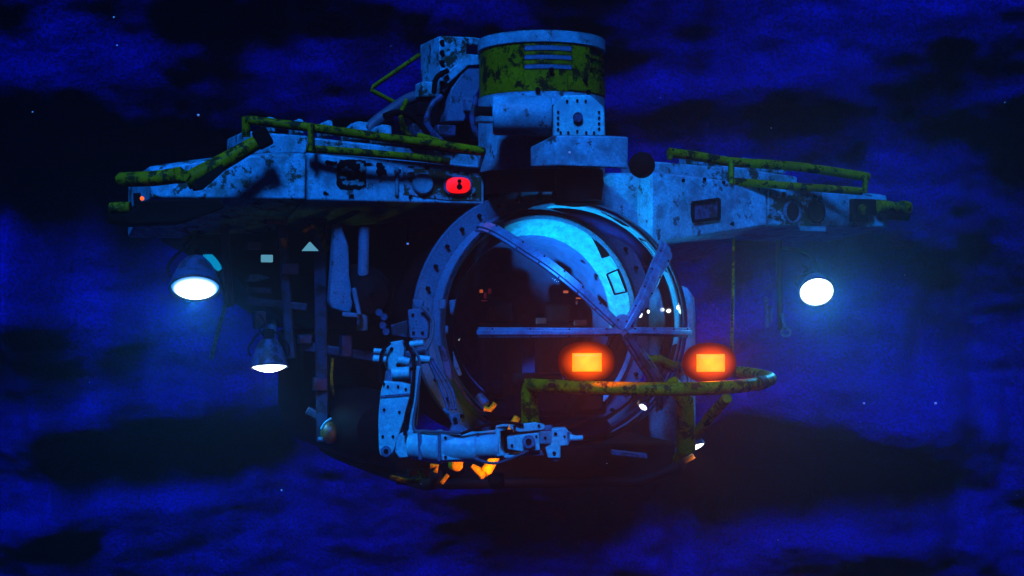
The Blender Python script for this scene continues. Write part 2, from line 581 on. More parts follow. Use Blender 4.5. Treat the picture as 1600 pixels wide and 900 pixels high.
# ================================================================== THE SUBMERSIBLE
sub = bpy.data.objects.new("submersible", None)
COL.objects.link(sub)
BASE = Vector((0, 0.6, -1.5))
sub.location = CEN + RZ @ BASE
sub.rotation_euler = (0, 0, YAW)
sub["label"] = "deep-sea submersible with acrylic dome, stubby wings, yellow rails and lit floodlights"
sub["category"] = "submersible"
ORG[sub.name] = BASE

def lamp_light(name, parent, org, kind, energy, color, radius, aim=None, cone=None, blend=0.6):
    d = bpy.data.lights.new(name, kind)
    d.energy = energy
    d.color = color
    d.shadow_soft_size = radius
    if kind == 'SPOT':
        d.spot_size = math.radians(cone)
        d.spot_blend = blend
    o = bpy.data.objects.new(name, d)
    COL.objects.link(o)
    attach(o, org, parent)
    if aim is not None:
        o.rotation_euler = Vector(aim).to_track_quat('-Z', 'Y').to_euler()
    return o

# ---------------------------------------------------------------- acrylic dome, flange ring, frame bands
R = 1.085
BR = 0.51                                    # the flange plane lies this far aft of the sphere's centre
r_in = math.sqrt(R * R - BR * BR)
AX = Vector((0, -1, 0))                      # the way the submersible faces
def sph(azim, t, rad=R):                     # point on the sphere: azimuth round the nose, polar angle t from the nose
    return Vector((math.cos(azim) * math.sin(t), -math.cos(t), math.sin(azim) * math.sin(t))) * rad
T_END = math.pi - math.asin(r_in / R)

dome = MB().lathe([(max(1e-4, R * math.sin(T_END * k / 40)), R * math.cos(T_END * k / 40)) for k in range(41)], (0, 0, 0), AX, 72)
dome.build("acrylic_dome", 'glass', sub, label="clear spherical acrylic viewing dome")

ring = MB().lathe([(r_in - 0.005, -BR + 0.05), (r_in + 0.03, -BR + 0.065), (r_in + 0.075, -BR + 0.02), (r_in + 0.085, -BR), (1.20, -BR), (1.205, -BR - 0.01), (1.205, -BR - 0.07), (r_in - 0.005, -BR - 0.07), (r_in - 0.005, -BR + 0.05)], (0, 0, 0), AX, 96)
ring_o = ring.build("dome_ring", 'ring', sub, label="bolted alloy flange ring round the dome")
bolt = None
for k in range(34):
    a = 2 * math.pi * (k + 0.5) / 34
    p = Vector((math.cos(a) * 1.125, BR - 0.008, math.sin(a) * 1.125))
    if bolt is None:
        bolt = MB().cyl(p, p + AX * 0.03, 0.021, 0.018, 6).build("bolt", 'dark', ring_o)
    else:
        copy_part(bolt, p + AX * 0.011, ring_o)
# inner gasket ring
MB().lathe([(r_in - 0.02, -BR + 0.06), (r_in + 0.012, -BR + 0.085), (r_in + 0.012, -BR + 0.06)], (0, 0, 0), AX, 96).build("gasket", 'ring', ring_o)

frame = bpy.data.objects.new("dome_frame", None)
COL.objects.link(frame)
attach(frame, (0, -R, 0), sub)
def band(azim, t0, t1, w, mat='band', name="frame_band", lift=0.012, thick=0.03):
    loops = []
    for k in range(25):
        t = t0 + (t1 - t0) * k / 24
        p = sph(azim, t)
        d = (sph(azim, t + 0.01) - p).normalized()
        nrm = p.normalized()
        s = d.cross(nrm)
        ww = w / 2
        base = p + nrm * lift
        loops.append([base - s * ww, base + s * ww, base + s * ww + nrm * thick, base - s * ww + nrm * thick])
    return MB().loft(loops).build(name, mat, frame, bevel=0.004)
def hit(px, py):                             # where a measured spot lies on the sphere's near side
    o = RZI @ (-CEN)
    d = (RZI @ Vector(((px - 800) / F_PX, 1.0, (450 - py) / F_PX))).normalized()
    b_, c_ = o.dot(d), o.dot(o) - R * R
    return o + d * (-b_ - math.sqrt(max(0.0, b_ * b_ - c_)))
def path_band(pts, w, mat='band', lift=0.012, thick=0.03):
    ps = [p.normalized() * R for p in spline(pts, 7)]
    loops = []
    for k, p in enumerate(ps):
        d = (ps[min(k + 1, len(ps) - 1)] - ps[max(k - 1, 0)]).normalized()
        n_ = p.normalized()
        s_ = d.cross(n_)
        ww = (w[0] + (w[1] - w[0]) * k / (len(ps) - 1)) / 2
        a = p + n_ * lift
        loops.append([a - s_ * ww, a + s_ * ww, a + s_ * ww + n_ * thick, a - s_ * ww + n_ * thick])
    o_ = MB().loft(loops).build("frame_band", mat, frame, bevel=0.004)
    sp = []
    for k, l in enumerate(loops):
        c_ = (l[2] + l[3]) / 2
        n_ = c_.normalized()
        s_ = (l[2] - l[3]).normalized()
        ww = (l[2] - l[3]).length * 0.27
        sp.append([c_ - s_ * ww, c_ + s_ * ww, c_ + s_ * ww * 0.8 + n_ * 0.016, c_ - s_ * ww * 0.8 + n_ * 0.016])
    MB().loft(sp).build("band_spine", mat, frame, bevel=0.003)
    for k in range(3, len(loops) - 2, 5):
        for q_ in (loops[k][2] * 0.88 + loops[k][3] * 0.12, loops[k][2] * 0.12 + loops[k][3] * 0.88):
            MB().cyl(q_ - q_.normalized() * 0.002, q_ + q_.normalized() * 0.008, 0.008, n=8).build("band_bolt", 'dark', frame)
    return o_
path_band([hit(970, 515), hit(937, 484), hit(900, 450), hit(860, 418), hit(815, 388), hit(765, 360), hit(748, 353)], (0.075, 0.11))
path_band([hit(973, 515), hit(990, 488), hit(1010, 450), hit(1026, 415), hit(1036, 388)], (0.08, 0.16))
path_band([hit(975, 518), hit(1010, 518), hit(1050, 519), hit(1071, 519)], (0.065, 0.085))
path_band([hit(968, 518), hit(900, 519), hit(820, 519), hit(752, 519)], (0.065, 0.085))
path_band([hit(973, 520), hit(1000, 560), hit(1025, 600), hit(1040, 640)], (0.10, 0.14), 'dim')
path_band([hit(966, 522), hit(930, 575), hit(890, 640)], (0.09, 0.12), 'dark')
MB().lathe([(0.001, R + 0.045), (0.085, R + 0.04), (0.1, R + 0.005)], (0, 0, 0), AX, 24).build("frame_hub", 'band', frame)

# cabin behind the acrylic: conical liner painted pale where lit and black where not, a smaller bulkhead ring and the dark cabin beyond
cabin = bpy.data.objects.new("cabin", None)
COL.objects.link(cabin)
attach(cabin, (0, BR + 0.4, 0), sub)
def arc_ring(a0, a1, prof, n, name, mat):
    loops = [[Vector((math.cos(a) * rr, bb, math.sin(a) * rr)) for rr, bb in prof] for a in (math.radians(a0 + (a1 - a0) * k / n) for k in range(n + 1))]
    MB().loft(loops, closed=False, cap=False).build(name, mat, cabin, solid=0.008)
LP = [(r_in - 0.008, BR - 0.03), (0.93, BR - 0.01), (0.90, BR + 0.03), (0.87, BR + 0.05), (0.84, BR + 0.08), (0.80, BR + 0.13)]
arc_ring(-8, 112, LP, 40, "liner", 'liner')  # pale arc painted where the dome's sheen lies
arc_ring(112, 352, LP, 70, "liner_shade_arc", 'cabin')  # black arc paints the unlit rest of the liner
MB().lathe([(0.805, -BR - 0.125), (0.79, -BR - 0.15), (0.78, -BR - 0.35), (0.76, -BR - 0.6), (0.70, -BR - 1.0), (0.45, -BR - 1.35), (0.01, -BR - 1.5)], (0, 0, 0), AX, 64).build("cabin_shell", plain('cabin_shell_paint', (0.02, 0.18, 0.42), 0.7, spec=0.1), cabin, solid=0.01)
# frames and hatches on the liner
def liner_pt(az, rr):
    t = (r_in - rr) / (r_in - 0.80)
    return Vector((math.cos(az) * rr, BR + 0.16 * t - 0.045, math.sin(az) * rr))
def liner_frame(a0, a1, r0, r1, name):
    a, b, c, d = liner_pt(a0, r0), liner_pt(a1, r0), liner_pt(a1, r1), liner_pt(a0, r1)
    mb = MB()
    for p, q in ((a, b), (b, c), (c, d), (d, a)):
        mb.cyl(p * 0.985, q * 0.985, 0.007, n=6)
    mb.build(name, 'black', cabin)
liner_frame(math.radians(17), math.radians(31), 0.86, 0.945, "hatch_frame")
MB().add([liner_pt(math.radians(56), 0.955) * 0.98, liner_pt(math.radians(41), 0.955) * 0.98, liner_pt(math.radians(42), 0.90) * 0.98, liner_pt(math.radians(50), 0.93) * 0.98], [(0, 1, 2, 3)]).build("gusset", 'black', cabin, solid=0.012)
# seat, console and instruments
MB().box((0, 0.55, -0.78), (1.1, 0.7, 0.12)).box((0, 0.2, -0.62), (0.9, 0.25, 0.35)).build("console", 'cabin', cabin, bevel=0.03)
MB().box((-0.28, 0.75, -0.35), (0.42, 0.14, 0.7)).box((-0.28, 0.62, -0.6), (0.42, 0.4, 0.12)).box((-0.28, 0.74, 0.08), (0.24, 0.12, 0.2)).build("seat", 'cabin', cabin, bevel=0.04)
seat2 = MB().box((0.3, 0.75, -0.35), (0.42, 0.14, 0.7)).box((0.3, 0.62, -0.6), (0.42, 0.4, 0.12)).box((0.3, 0.74, 0.08), (0.24, 0.12, 0.2)).build("seat", 'cabin', cabin, bevel=0.04)
for (x, y, w, h, mt) in ((752, 455, 4, 5, 'spark'), (758, 462, 3, 9, 'spark_dim'), (765, 455, 4, 8, 'spark_dim'), (757, 470, 8, 2, 'spark_dim'), (884, 456, 7, 4, 'spark'), (904, 466, 8, 2, 'spark'), (901, 473, 3, 6, 'spark_dim'), (845, 501, 18, 9, 'spark_faint'), (906, 504, 22, 9, 'spark_faint')):
    c = on_b(x, y, 0.45)
    MB().box(c, (w / 176, 0.03, h / 176)).build("instrument_light", mt, cabin, bevel=0.003)
cl = MB().cyl(on_b(800, 615, -0.25), on_b(800, 615, -0.25) + Vector((0.03, 0.04, 0.06)), 0.03, 0.045, 16).build("added_cabin_lamp", 'cabin', cabin)  # lamp added inside the cabin to throw the cyan sheen on the liner
po = on_b(800, 615, -0.25) + Vector((0.045, 0.06, 0.09))
lamp_light("added_cabin_light", cabin, po, 'SPOT', 330, (0.0, 0.40, 1.0), 0.03, liner_pt(math.radians(52), 0.86) - po, 66, 1.0)

# ---------------------------------------------------------------- dark pressure hull, pods and skid under the wings
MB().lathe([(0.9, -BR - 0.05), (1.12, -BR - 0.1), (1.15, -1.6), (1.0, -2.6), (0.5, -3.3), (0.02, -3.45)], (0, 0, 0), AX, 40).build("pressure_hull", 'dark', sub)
for u, w, r in ((-1.42, -0.95, 0.34), (1.25, -0.95, 0.34), (-1.5, 0.25, 0.28)):
    MB().lathe([(0.02, 0.1), (r * 0.6, 0.06), (r * 0.92, -0.08), (r, -0.25), (r, -2.1), (r * 0.8, -2.4), (0.02, -2.5)], (u, 0.9, w), AX, 28).build("battery_pod", 'dark', sub)
pod_frame = MB()
for u in (-1.25, 1.1):
    pod_frame.tube(spline([(u, -0.15, -1.22), (u, 0.2, -1.36), (u, 3.0, -1.38), (u, 3.3, -1.2)], 6), 0.055)
pod_frame.build("skid_runner", 'dark', sub)
for b in (0.4, 1.6, 2.8):
    MB().bar((-1.3, b, -1.3), (1.15, b, -1.3), 0.09, 0.07).build("cross_member", 'dark', sub, bevel=0.01)

# ---------------------------------------------------------------- wings
def wing(stations, name, mat, label, depth=1.5, drop=0.3, top_in=0.14, top_up=0.03):
    loops = []
    for bot, top in stations:
        v = Vector((0, 1, 0))
        loops.append([bot, top, top + v * top_in + Vector((0, 0, top_up)), top + v * depth, bot + v * depth + Vector((0, 0, -drop)), bot + v * 0.25 + Vector((0, 0, -0.03))])
    return MB().loft(loops).build(name, mat, sub, bevel=0.018, label=label)

def st(px, ytop, ybot, Y):
    Y += 0.34
    a = loc_at(px, ybot, Y)
    b = loc_at(px, ytop, Y)
    return a, b
# starboard wing: inner box with its flat face, swept outer panel
wing([st(236, 264, 309, 11.26), st(300, 254, 310, 11.30), st(395, 243, 311, 11.36), st(478, 240, 312, 11.42)], "wing_panel", 'hull_worn', "swept outer wing panel with stained paint", depth=1.3)
wing([st(481, 240, 313, 11.42), st(757, 262, 320, 11.94)], "wing_box", 'hull', "white wing face with red lamp and scabby patches", depth=1.4)
# port wing
def stb(px, ytop, ybot, b):
    return on_b(px, ybot, b), on_b(px, ytop, b)
wing([stb(1018, 270, 381, 0.34), stb(1110, 281, 366, 0.44), stb(1198, 293, 353, 0.54)], "wing_panel", 'hull', "deep white root panel with a small square recess", depth=1.2)
wing([stb(1200, 294, 352, 0.54), stb(1386, 306, 356, 0.80)], "wing_box", 'hull', "thin outer wing end with two round dark openings", depth=1.0, drop=0.12)
# shoulder between the dome ring and the port wing
sh = [on_b(930, 282, 0.62), on_b(950, 270, 0.62), on_b(1014, 270, 0.60), on_b(1014, 384, 0.60), on_b(985, 372, 0.62), on_b(900, 330, 0.62)]
MB().prism(sh, (0, 0.9, 0)).build("shoulder_fairing", 'hull', sub, bevel=0.015)
sh = [on_b(759, 262, 0.66), on_b(800, 268, 0.66), on_b(860, 290, 0.66), on_b(860, 320, 0.66), on_b(759, 330, 0.66)]
MB().prism(sh, (0, 0.9, 0)).build("shoulder_fairing", 'hull_worn', sub, bevel=0.015)

def face_frame(p00, p10, p01):                # axes of a face: along, up, outward
    x = (p10 - p00).normalized()
    z = (p01 - p00)
    z = (z - x * z.dot(x)).normalized()
    n = x.cross(z)
    if n.y > 0:
        n = -n
    return x, z, n
WA, WAt = st(481, 240, 313, 11.42)
WB, WBt = st(757, 262, 320, 11.94)
wx, wz, wn_ = face_frame(WA, WB, WAt)
WFACE_Y = lambda px: 11.42 + (11.94 - 11.42) * (px - 481) / (757 - 481)
def on_wing(px, py, out=0.0):
    # intersection with the inner wing's front face
    o = RZI @ (-CEN)
    d = RZI @ Vector(((px - 800) / F_PX, 1.0, (450 - py) / F_PX))
    t = (WA - o).dot(wn_) / d.dot(wn_)
    return o + d * t + wn_ * out

def ragged(cx, cy, rx, ry, n, jag, seed, fn, out, thick, name, mat, par, power=2.0, label=None):
    rnd = random.Random(seed)
    pts = []
    for k in range(n):
        a = 2 * math.pi * k / n
        c, s = math.cos(a), math.sin(a)
        sc = (abs(c) ** power + abs(s) ** power) ** (-1 / power) * (1 + rnd.uniform(-jag, jag))
        pts.append(fn(cx + c * rx * sc, cy + s * ry * sc, out))
    ctr = fn(cx, cy, out)
    nrm = (fn(cx, cy, out + 1) - ctr)
    return MB().prism(pts, nrm * thick).build(name, mat, par, label=label)

# torn black square decal with shreds of white left on it
decal = ragged(549, 273, 23, 23, 40, 0.06, 3, on_wing, 0.002, 0.003, "torn_decal", 'black', sub, power=7, label="torn black square decal")
for k, (x, y, rx, ry) in enumerate(((540, 265, 7, 4), (555, 285, 9, 5), (541, 286, 6, 4), (566, 262, 5, 8), (551, 270, 4, 3), (535, 277, 5, 2), (564, 288, 5, 3), (560, 254, 4, 2))):
    ragged(x, y, rx, ry, 14, 0.45, 20 + k, on_wing, 0.0055, 0.002, "paint_shred", 'hull_worn', decal)
# scabby panel behind the lamps
panel = MB().prism([on_wing(x, y, 0.002) for x, y in ((628, 262), (752, 270), (752, 314), (700, 313), (660, 309), (632, 304))], wn_ * 0.006).build("scabby_panel", 'hull_scab', sub, bevel=0.003, label="panel of flaking green-black paint round the lamps")
ragged(595, 266, 9, 10, 18, 0.5, 61, on_wing, 0.002, 0.004, "paint_scab", 'dark', sub)
for k in range(16):
    x = random.uniform(492, 750); y = random.choice((random.uniform(247, 258) + (x - 480) * 0.08, random.uniform(300, 309)))
    ragged(x, y, random.uniform(2, 6), random.uniform(1.5, 3.5), 10, 0.5, 70 + k, on_wing, 0.009, 0.003, "paint_scab", 'black', sub)
# upright rib
MB().bar(on_wing(620, 261, 0.012), on_wing(619, 306, 0.012), 0.03, 0.03, up=wn_).build("rib", 'hull', sub, bevel=0.008)
# worn grey cap
MB().cyl(on_wing(660, 288, 0.004), on_wing(660, 288, 0.045), 0.105, 0.085, 24).build("round_cap", 'hull', sub, bevel=0.008, label="chipped round cap beside the red lamp")
# red marker lamp: bezel, lens, dark bolt
def stadium(cx, cy, rx, ry, fn, out, n=36, power=2.8):
    return [fn(cx + math.copysign(abs(math.cos(a)) ** (2 / power), math.cos(a)) * rx, cy + math.copysign(abs(math.sin(a)) ** (2 / power), math.sin(a)) * ry, out) for a in (2 * math.pi * k / n for k in range(n))]
red = MB().prism(stadium(714, 290, 22, 16, on_wing, 0.004), wn_ * 0.03).build("marker_lamp", 'grey', sub, bevel=0.006, label="red oval marker lamp with a dark keyhole bolt")
MB().loft([stadium(714, 290, 18.5, 12.5, on_wing, 0.0345), stadium(714, 290, 18, 12, on_wing, 0.055), stadium(714, 290, 14, 9, on_wing, 0.066)]).build("lens", 'lens_red', red)
MB().cyl(on_wing(714.5, 284, 0.06), on_wing(714.5, 284, 0.072), 0.018, n=14).cyl(on_wing(714.5, 293, 0.06), on_wing(714.5, 293, 0.074), 0.026, n=14).bar(on_wing(714.5, 281, 0.066), on_wing(714.5, 295, 0.066), 0.022, 0.012, up=wn_).build("keyhole_bolt", 'black', red)

# port wing details
PA, PB_ = on_b(1018, 381, 0.34), on_b(1198, 353, 0.54)
px_, pz_, pn_ = face_frame(PA, PB_, on_b(1018, 270, 0.34))
def on_port(px, py, out=0.0):
    o = RZI @ (-CEN)
    d = RZI @ Vector(((px - 800) / F_PX, 1.0, (450 - py) / F_PX))
    return o + d * ((PA - o).dot(pn_) / d.dot(pn_)) + pn_ * out
QA, QB = on_b(1200, 352, 0.54), on_b(1386, 356, 0.80)
qx_, qz_, qn_ = face_frame(QA, QB, on_b(1200, 294, 0.54))
def on_tip(px, py, out=0.0):
    o = RZI @ (-CEN)
    d = RZI @ Vector(((px - 800) / F_PX, 1.0, (450 - py) / F_PX))
    return o + d * ((QA - o).dot(qn_) / d.dot(qn_)) + qn_ * out
rec = MB()
cs = [(1081, 317), (1122, 311), (1122, 341), (1081, 346)]
for k in range(4):
    p, q = on_port(*cs[k], 0.012), on_port(*cs[(k + 1) % 4], 0.012)
    rec.bar(p, q, 0.03, 0.03, up=pn_)
rec_o = rec.build("recess_frame", 'black', sub, bevel=0.004, label="dark square frame of the wing recess")
MB().prism([on_port(x, y, 0.001) for x, y in cs], pn_ * 0.006).build("recess_plate", 'dim', rec_o)
for k, (x, y) in enumerate(((1067, 268 + 10), (1100, 276), (1130, 281), (1165, 285))):
    p = on_port(x, y + 4, 0.0)
    MB().cyl(p, p + pn_ * 0.015, 0.018, n=8).build("rivet", 'dark', sub)
ragged(1143, 350, 4, 3, 12, 0.4, 44, on_port, 0.002, 0.004, "paint_scab", 'black', sub)
MB().bar(on_port(1085, 368, 0.01), on_port(1066, 300, 0.01), 0.018, 0.008, up=pn_).build("weld_seam", 'hull', sub)
scab = ragged(1242, 328, 38, 24, 44, 0.22, 5, on_tip, 0.002, 0.005, "scabby_panel", 'hull_scab', sub, power=4, label="flaking dark paint round the wing openings")
for x in (1236, 1273):
    c0 = on_tip(x, 331, 0.009)
    h = MB().lathe([(0.115, 0.0), (0.115, 0.03), (0.098, 0.032), (0.096, -0.0)], c0, qn_, 28).build("port_opening", 'grey' if x < 1250 else 'dark', sub)
    MB().lathe([(0.001, 0.004), (0.097, 0.006)], c0, qn_, 28).build("opening_plug", 'black', h)
MB().prism([on_tip(x, y, 0.002) for x, y in ((1326, 311), (1360, 312), (1361, 336), (1348, 338), (1348, 347), (1326, 346))], qn_ * 0.08).build("tip_block", 'dark', sub, bevel=0.01)
MB().cyl(on_tip(1337, 328, 0.08), on_tip(1337, 328, 0.11), 0.055, n=18).build("tip_cap", 'yellow_dark', sub)
tipc = on_tip(1390, 324, 0.0)
MB().tube([on_tip(1365, 322, 0.05), on_tip(1390, 324, 0.04), on_tip(1412, 325, 0.0)], [0.07, 0.06, 0.05], 12).cyl(on_tip(1408, 324, 0), on_tip(1418, 325, 0), 0.075, n=14).build("tip_fender", 'yellow_dark', sub, bevel=0.006)
MB().tube([on_tip(1376, 334, 0.05), on_tip(1418, 337, -0.02)], 0.06, 12).build("tip_bumper", 'black', sub)
MB().bar(on_tip(1248, 357, 0.02), on_tip(1288, 358, 0.02), 0.05, 0.012, up=qn_).build("edge_strip", 'hull', sub)

# ---------------------------------------------------------------- raised decks, toothed racks and yellow rails on both wings
def deck(px0, t0, b0, px1, t1, b1, Y0, Y1, depth, mat, label):
    k_ = 0.3 if px0 < 800 else 0.75
    Y0, Y1 = Y0 + k_, Y1 + k_
    a = [loc_at(px0, b0, Y0), loc_at(px0, t0, Y0)]
    b = [loc_at(px1, b1, Y1), loc_at(px1, t1, Y1)]
    v = Vector((0, depth, 0))
    return MB().loft([[a[0], a[1], a[1] + v, a[0] + v], [b[0], b[1], b[1] + v, b[0] + v]]).build("deck_box", mat, sub, bevel=0.02, label=label)
dk = deck(381, 204, 243, 482, 212, 246, 11.75, 11.85, 0.7, 'hull_worn', "outer raised deck box behind the long rail")
dk2 = deck(484, 214, 246, 775, 246, 266, 11.75, 12.3, 0.8, 'hull_worn', "raised deck box running behind the long rail")
for k, (x, yb, wd, ht, sl) in enumerate(((424, 206, 13, 24, 2), (468, 209, 15, 24, 6), (513, 213, 16, 26, 8), (560, 219, 34, 30, 16), (601, 224, 24, 30, 8))):
    Y = 12.3 + 0.001 * (x - 424)
    MB().prism([loc_at(x - wd / 2, yb, Y), loc_at(x + wd / 2, yb, Y), loc_at(x + wd / 2 - 1, yb - ht + 2, Y), loc_at(x - wd / 2 + sl, yb - ht, Y), loc_at(x - wd / 2, yb - ht + sl * 0.9, Y)], (0, 0.22, 0)).build("rack_tooth", 'hull_worn', dk if x < 482 else dk2, bevel=0.012)
dk3 = deck(1022, 252, 275, 1130, 261, 284, 12.75, 12.95, 0.7, 'hull_worn', "raised deck box beside the tower")
dk4 = deck(1132, 258, 288, 1246, 276, 297, 12.95, 13.3, 0.6, 'hull_worn', "raised deck box behind the far rail")
for k, (x, yb) in enumerate(((1092, 258), (1127, 262), (1160, 265), (1190, 268), (1217, 271))):
    Y = 13.7 + 0.003 * (x - 1092)
    MB().prism([loc_at(x - 14, yb, Y), loc_at(x + 12, yb, Y), loc_at(x + 12, yb - 17, Y), loc_at(x + 4, yb - 19, Y), loc_at(x - 14, yb - 14, Y)], (0, 0.22, 0)).build("rack_tooth", 'hull_worn', dk3 if x < 1131 else dk4, bevel=0.01)

def rail(name_label, tubes, posts):
    e = bpy.data.objects.new("deck_rail", None)
    COL.objects.link(e)
    attach(e, tubes[0][0][0], sub)
    e["label"] = name_label
    for pts, r, mt in tubes:
        MB().tube(spline(pts, 5), r, 12).build("rail_tube", mt, e)
    for p, q, w in posts:
        MB().bar(p, q, w, 0.05).build("rail_post", 'yellow', e, bevel=0.01)
    return e
A = lambda x, y, Y: loc_at(x, y, Y)
A2 = lambda x, y, Y: loc_at(x, y, Y + 0.28)
rail("yellow grab rail along the near wing deck",
     [([A2(384, 187, 11.35), A2(440, 194, 11.38), A2(490, 200, 11.4), A2(600, 215, 11.55), A2(700, 228, 11.72), A2(779, 241, 11.9)], 0.040, 'yellow'),
      ([A2(478, 232, 11.36), A2(560, 238, 11.45), A2(640, 245, 11.6), A2(702, 252, 11.72)], 0.034, 'yellow'),
      ([A2(384, 182, 11.35), A2(385, 214, 11.36)], 0.036, 'yellow_dark'),
      ([A2(630, 201, 12.1), A2(655, 212, 11.9), A2(700, 226, 11.74)], 0.03, 'yellow')],
     [(A2(486, 193, 11.33), A2(487, 238, 11.33), 0.10), (A2(774, 238, 11.86), A2(770, 262, 11.86), 0.07)])
A4 = lambda x, y, Y: loc_at(x, y, Y + 0.55)
rail("yellow grab rail along the far wing deck",
     [([A4(1044, 238, 12.6), A4(1100, 246, 12.7), A4(1142, 253, 12.8), A4(1230, 259, 12.95), A4(1300, 268, 13.1), A4(1357, 277, 13.2)], 0.047, 'yellow_dark'),
      ([A4(1140, 283, 12.75), A4(1200, 288, 12.9), A4(1346, 299, 13.2)], 0.04, 'yellow_dark')],
     [(A4(1143, 250, 12.74), A4(1142, 288, 12.74), 0.11), (A4(1354, 272, 13.18), A4(1350, 302, 13.18), 0.09), (A4(1050, 232, 12.6), A4(1046, 250, 12.6), 0.07)])

# outrigger strut in front of the near wing
A3 = lambda x, y, Y: loc_at(x, y, Y + 0.3)
og = bpy.data.objects.new("outrigger", None)
COL.objects.link(og)
attach(og, A3(292, 275, 11.0), sub)
og["label"] = "bent yellow outrigger strut ahead of the near wing tip"
MB().tube([A3(183, 283, 11.0), A3(188, 281, 11.0), A3(240, 279, 11.0), A3(280, 274, 11.0)], [0.04, 0.062, 0.064, 0.066], 14).build("strut_tube", 'yellow', og)
MB().tube([A3(290, 284, 10.98), A3(350, 252, 11.05), A3(418, 213, 11.15)], [0.075, 0.07, 0.06], 14).build("strut_tube", 'yellow', og)
MB().prism([A3(272, 262, 10.9), A3(282, 260, 10.9), A3(300, 272, 10.9), A3(290, 286, 10.9), A3(276, 282, 10.9)], (0, 0.14, 0)).build("strut_joint", 'yellow', og, bevel=0.012)
MB().prism([A3(300, 282, 10.93), A3(345, 252, 10.98), A3(352, 266, 10.98), A3(318, 296, 10.93), A3(305, 298, 10.93)], (0, 0.1, 0)).build("strut_sleeve", 'black', og, bevel=0.01)
MB().bar(A3(400, 221, 11.1), A3(421, 210, 11.12), 0.12, 0.16).build("strut_sleeve", 'black', og, bevel=0.015)
MB().prism([A(228, 312, 11.2), A(345, 310, 11.2), A(352, 325, 11.2), A(290, 348, 11.2), A(205, 352, 11.2), A(190, 340, 11.2)], (0, 0.5, 0)).build("tip_fairing", 'black', sub, bevel=0.02)
MB().tube([A(172, 326, 11.3), A(204, 324, 11.3)], 0.05, 12).build("tip_fender", 'yellow_dark', sub, bevel=0.005)
MB().tube([A(172, 336, 11.35), A(214, 340, 11.35)], 0.075, 12).bar(A(214, 302, 11.3), A(216, 342, 11.3), 0.05, 0.05).build("tip_bumper", 'black', sub)
MB().ball(A(222, 310, 11.15), 0.018, 10, 8).build("tip_light", glow('tip_light_orange', (1.0, 0.13, 0.01), 1.0), sub, label="tiny orange light on the near wing tip")

# ---------------------------------------------------------------- tower
TC = Vector((0, 0.42, 0))
tc_px = 846
def tow(px, py, b=0.42): return on_b(px, py, b)
TX = tow(846, 100).x
tower = bpy.data.objects.new("tower", None)
COL.objects.link(tower)
FB = 0.42 - 0.565
ZT = tow(846, 45, FB).z
Z1 = tow(846, 64, FB).z
Z2 = tow(846, 140, FB).z
Z3 = tow(846, 262, FB).z
attach(tower, (TX, 0.42, Z3), sub)
tower["label"] = "slotted yellow and white hatch tower"
O = Vector((TX, 0.42, 0))
UP = Vector((0, 0, 1))
RT = 0.565
MB().lathe([(0.50, ZT - 0.16), (RT - 0.02, ZT - 0.005), (RT + 0.012, ZT), (RT + 0.015, Z1 + 0.005), (RT - 0.01, Z1 - 0.01)], O, UP, 64).build("tower_rim", 'hull', tower, label="white rim of the tower")
MB().lathe([(0.02, ZT - 0.16), (0.50, ZT - 0.16)], O, UP, 48).build("tower_floor", 'dark', tower)
# slotted yellow shell: built of wall pieces with real openings
def wall_piece(a0, a1, z0, z1, r, mat, name, par, thick=0.03, n=None):
    n = n or max(2, int(abs(a1 - a0) / 6))
    outer, inner = [], []
    loops = []
    for k in range(n + 1):
        a = math.radians(a0 + (a1 - a0) * k / n)
        d = Vector((math.sin(a), -math.cos(a), 0))
        loops.append([O + d * r + UP * z0, O + d * r + UP * z1, O + d * (r - thick) + UP * z1, O + d * (r - thick) + UP * z0])
    return MB().loft(loops).build(name, mat, par)
zs = [Z1]
slots = [(tow(846, y0, FB).z, tow(846, y1, FB).z) for y0, y1 in ((68, 77), (83, 91), (98, 106))]
zone = [(-110, -41, None), (-41, 3, 's'), (3, 24, None), (24, 66, 's2'), (66, 110, None), (110, 250, None)]
for a0, a1, kind in zone:
    if kind is None:
        wall_piece(a0, a1, Z2, Z1, RT, 'yellow_dark' if a1 <= 110 else 'dark', "shell_plate", tower)
    else:
        top = Z1
        for (zt, zb) in slots:
            wall_piece(a0, a1, zt, top, RT, 'yellow_dark', "shell_plate", tower)
            top = zb
        wall_piece(a0, a1, Z2, top, RT, 'yellow_dark', "shell_plate", tower)
for zt, zb in slots:
    wall_piece(-40, 2, zb + 0.004, zt - 0.004, RT + 0.006, 'ring', "louvre", tower, 0.02)
wall_piece(20, 70, tow(846, 111, FB).z, Z1, RT - 0.10, 'black', "slot_backing", tower, 0.02)
wall_piece(-2, 84, tow(846, 138, FB).z, tow(846, 113, FB).z, RT + 0.012, 'yellow_dark', "apron_plate", tower, 0.01)
wall_piece(-110, 110, Z3, Z2 - 0.004, RT + 0.01, 'hull', "lower_shell", tower)
MB().lathe([(RT - 0.05, Z3 - 0.2), (RT - 0.04, Z2)], O, UP, 40).build("tower_trunk", 'dark', tower)
for x, y in ((800, 139), (878, 139), (872, 120), (818, 108)):
    a = math.asin(max(-1, min(1, (x - 846) / 97)))
    d = Vector((math.sin(a), -math.cos(a), 0))
    p = O + d * (RT + 0.006) + UP * tow(846, y, FB).z
    MB().cyl(p, p + d * 0.03, 0.022, n=10).build("shell_bolt", 'black', tower)
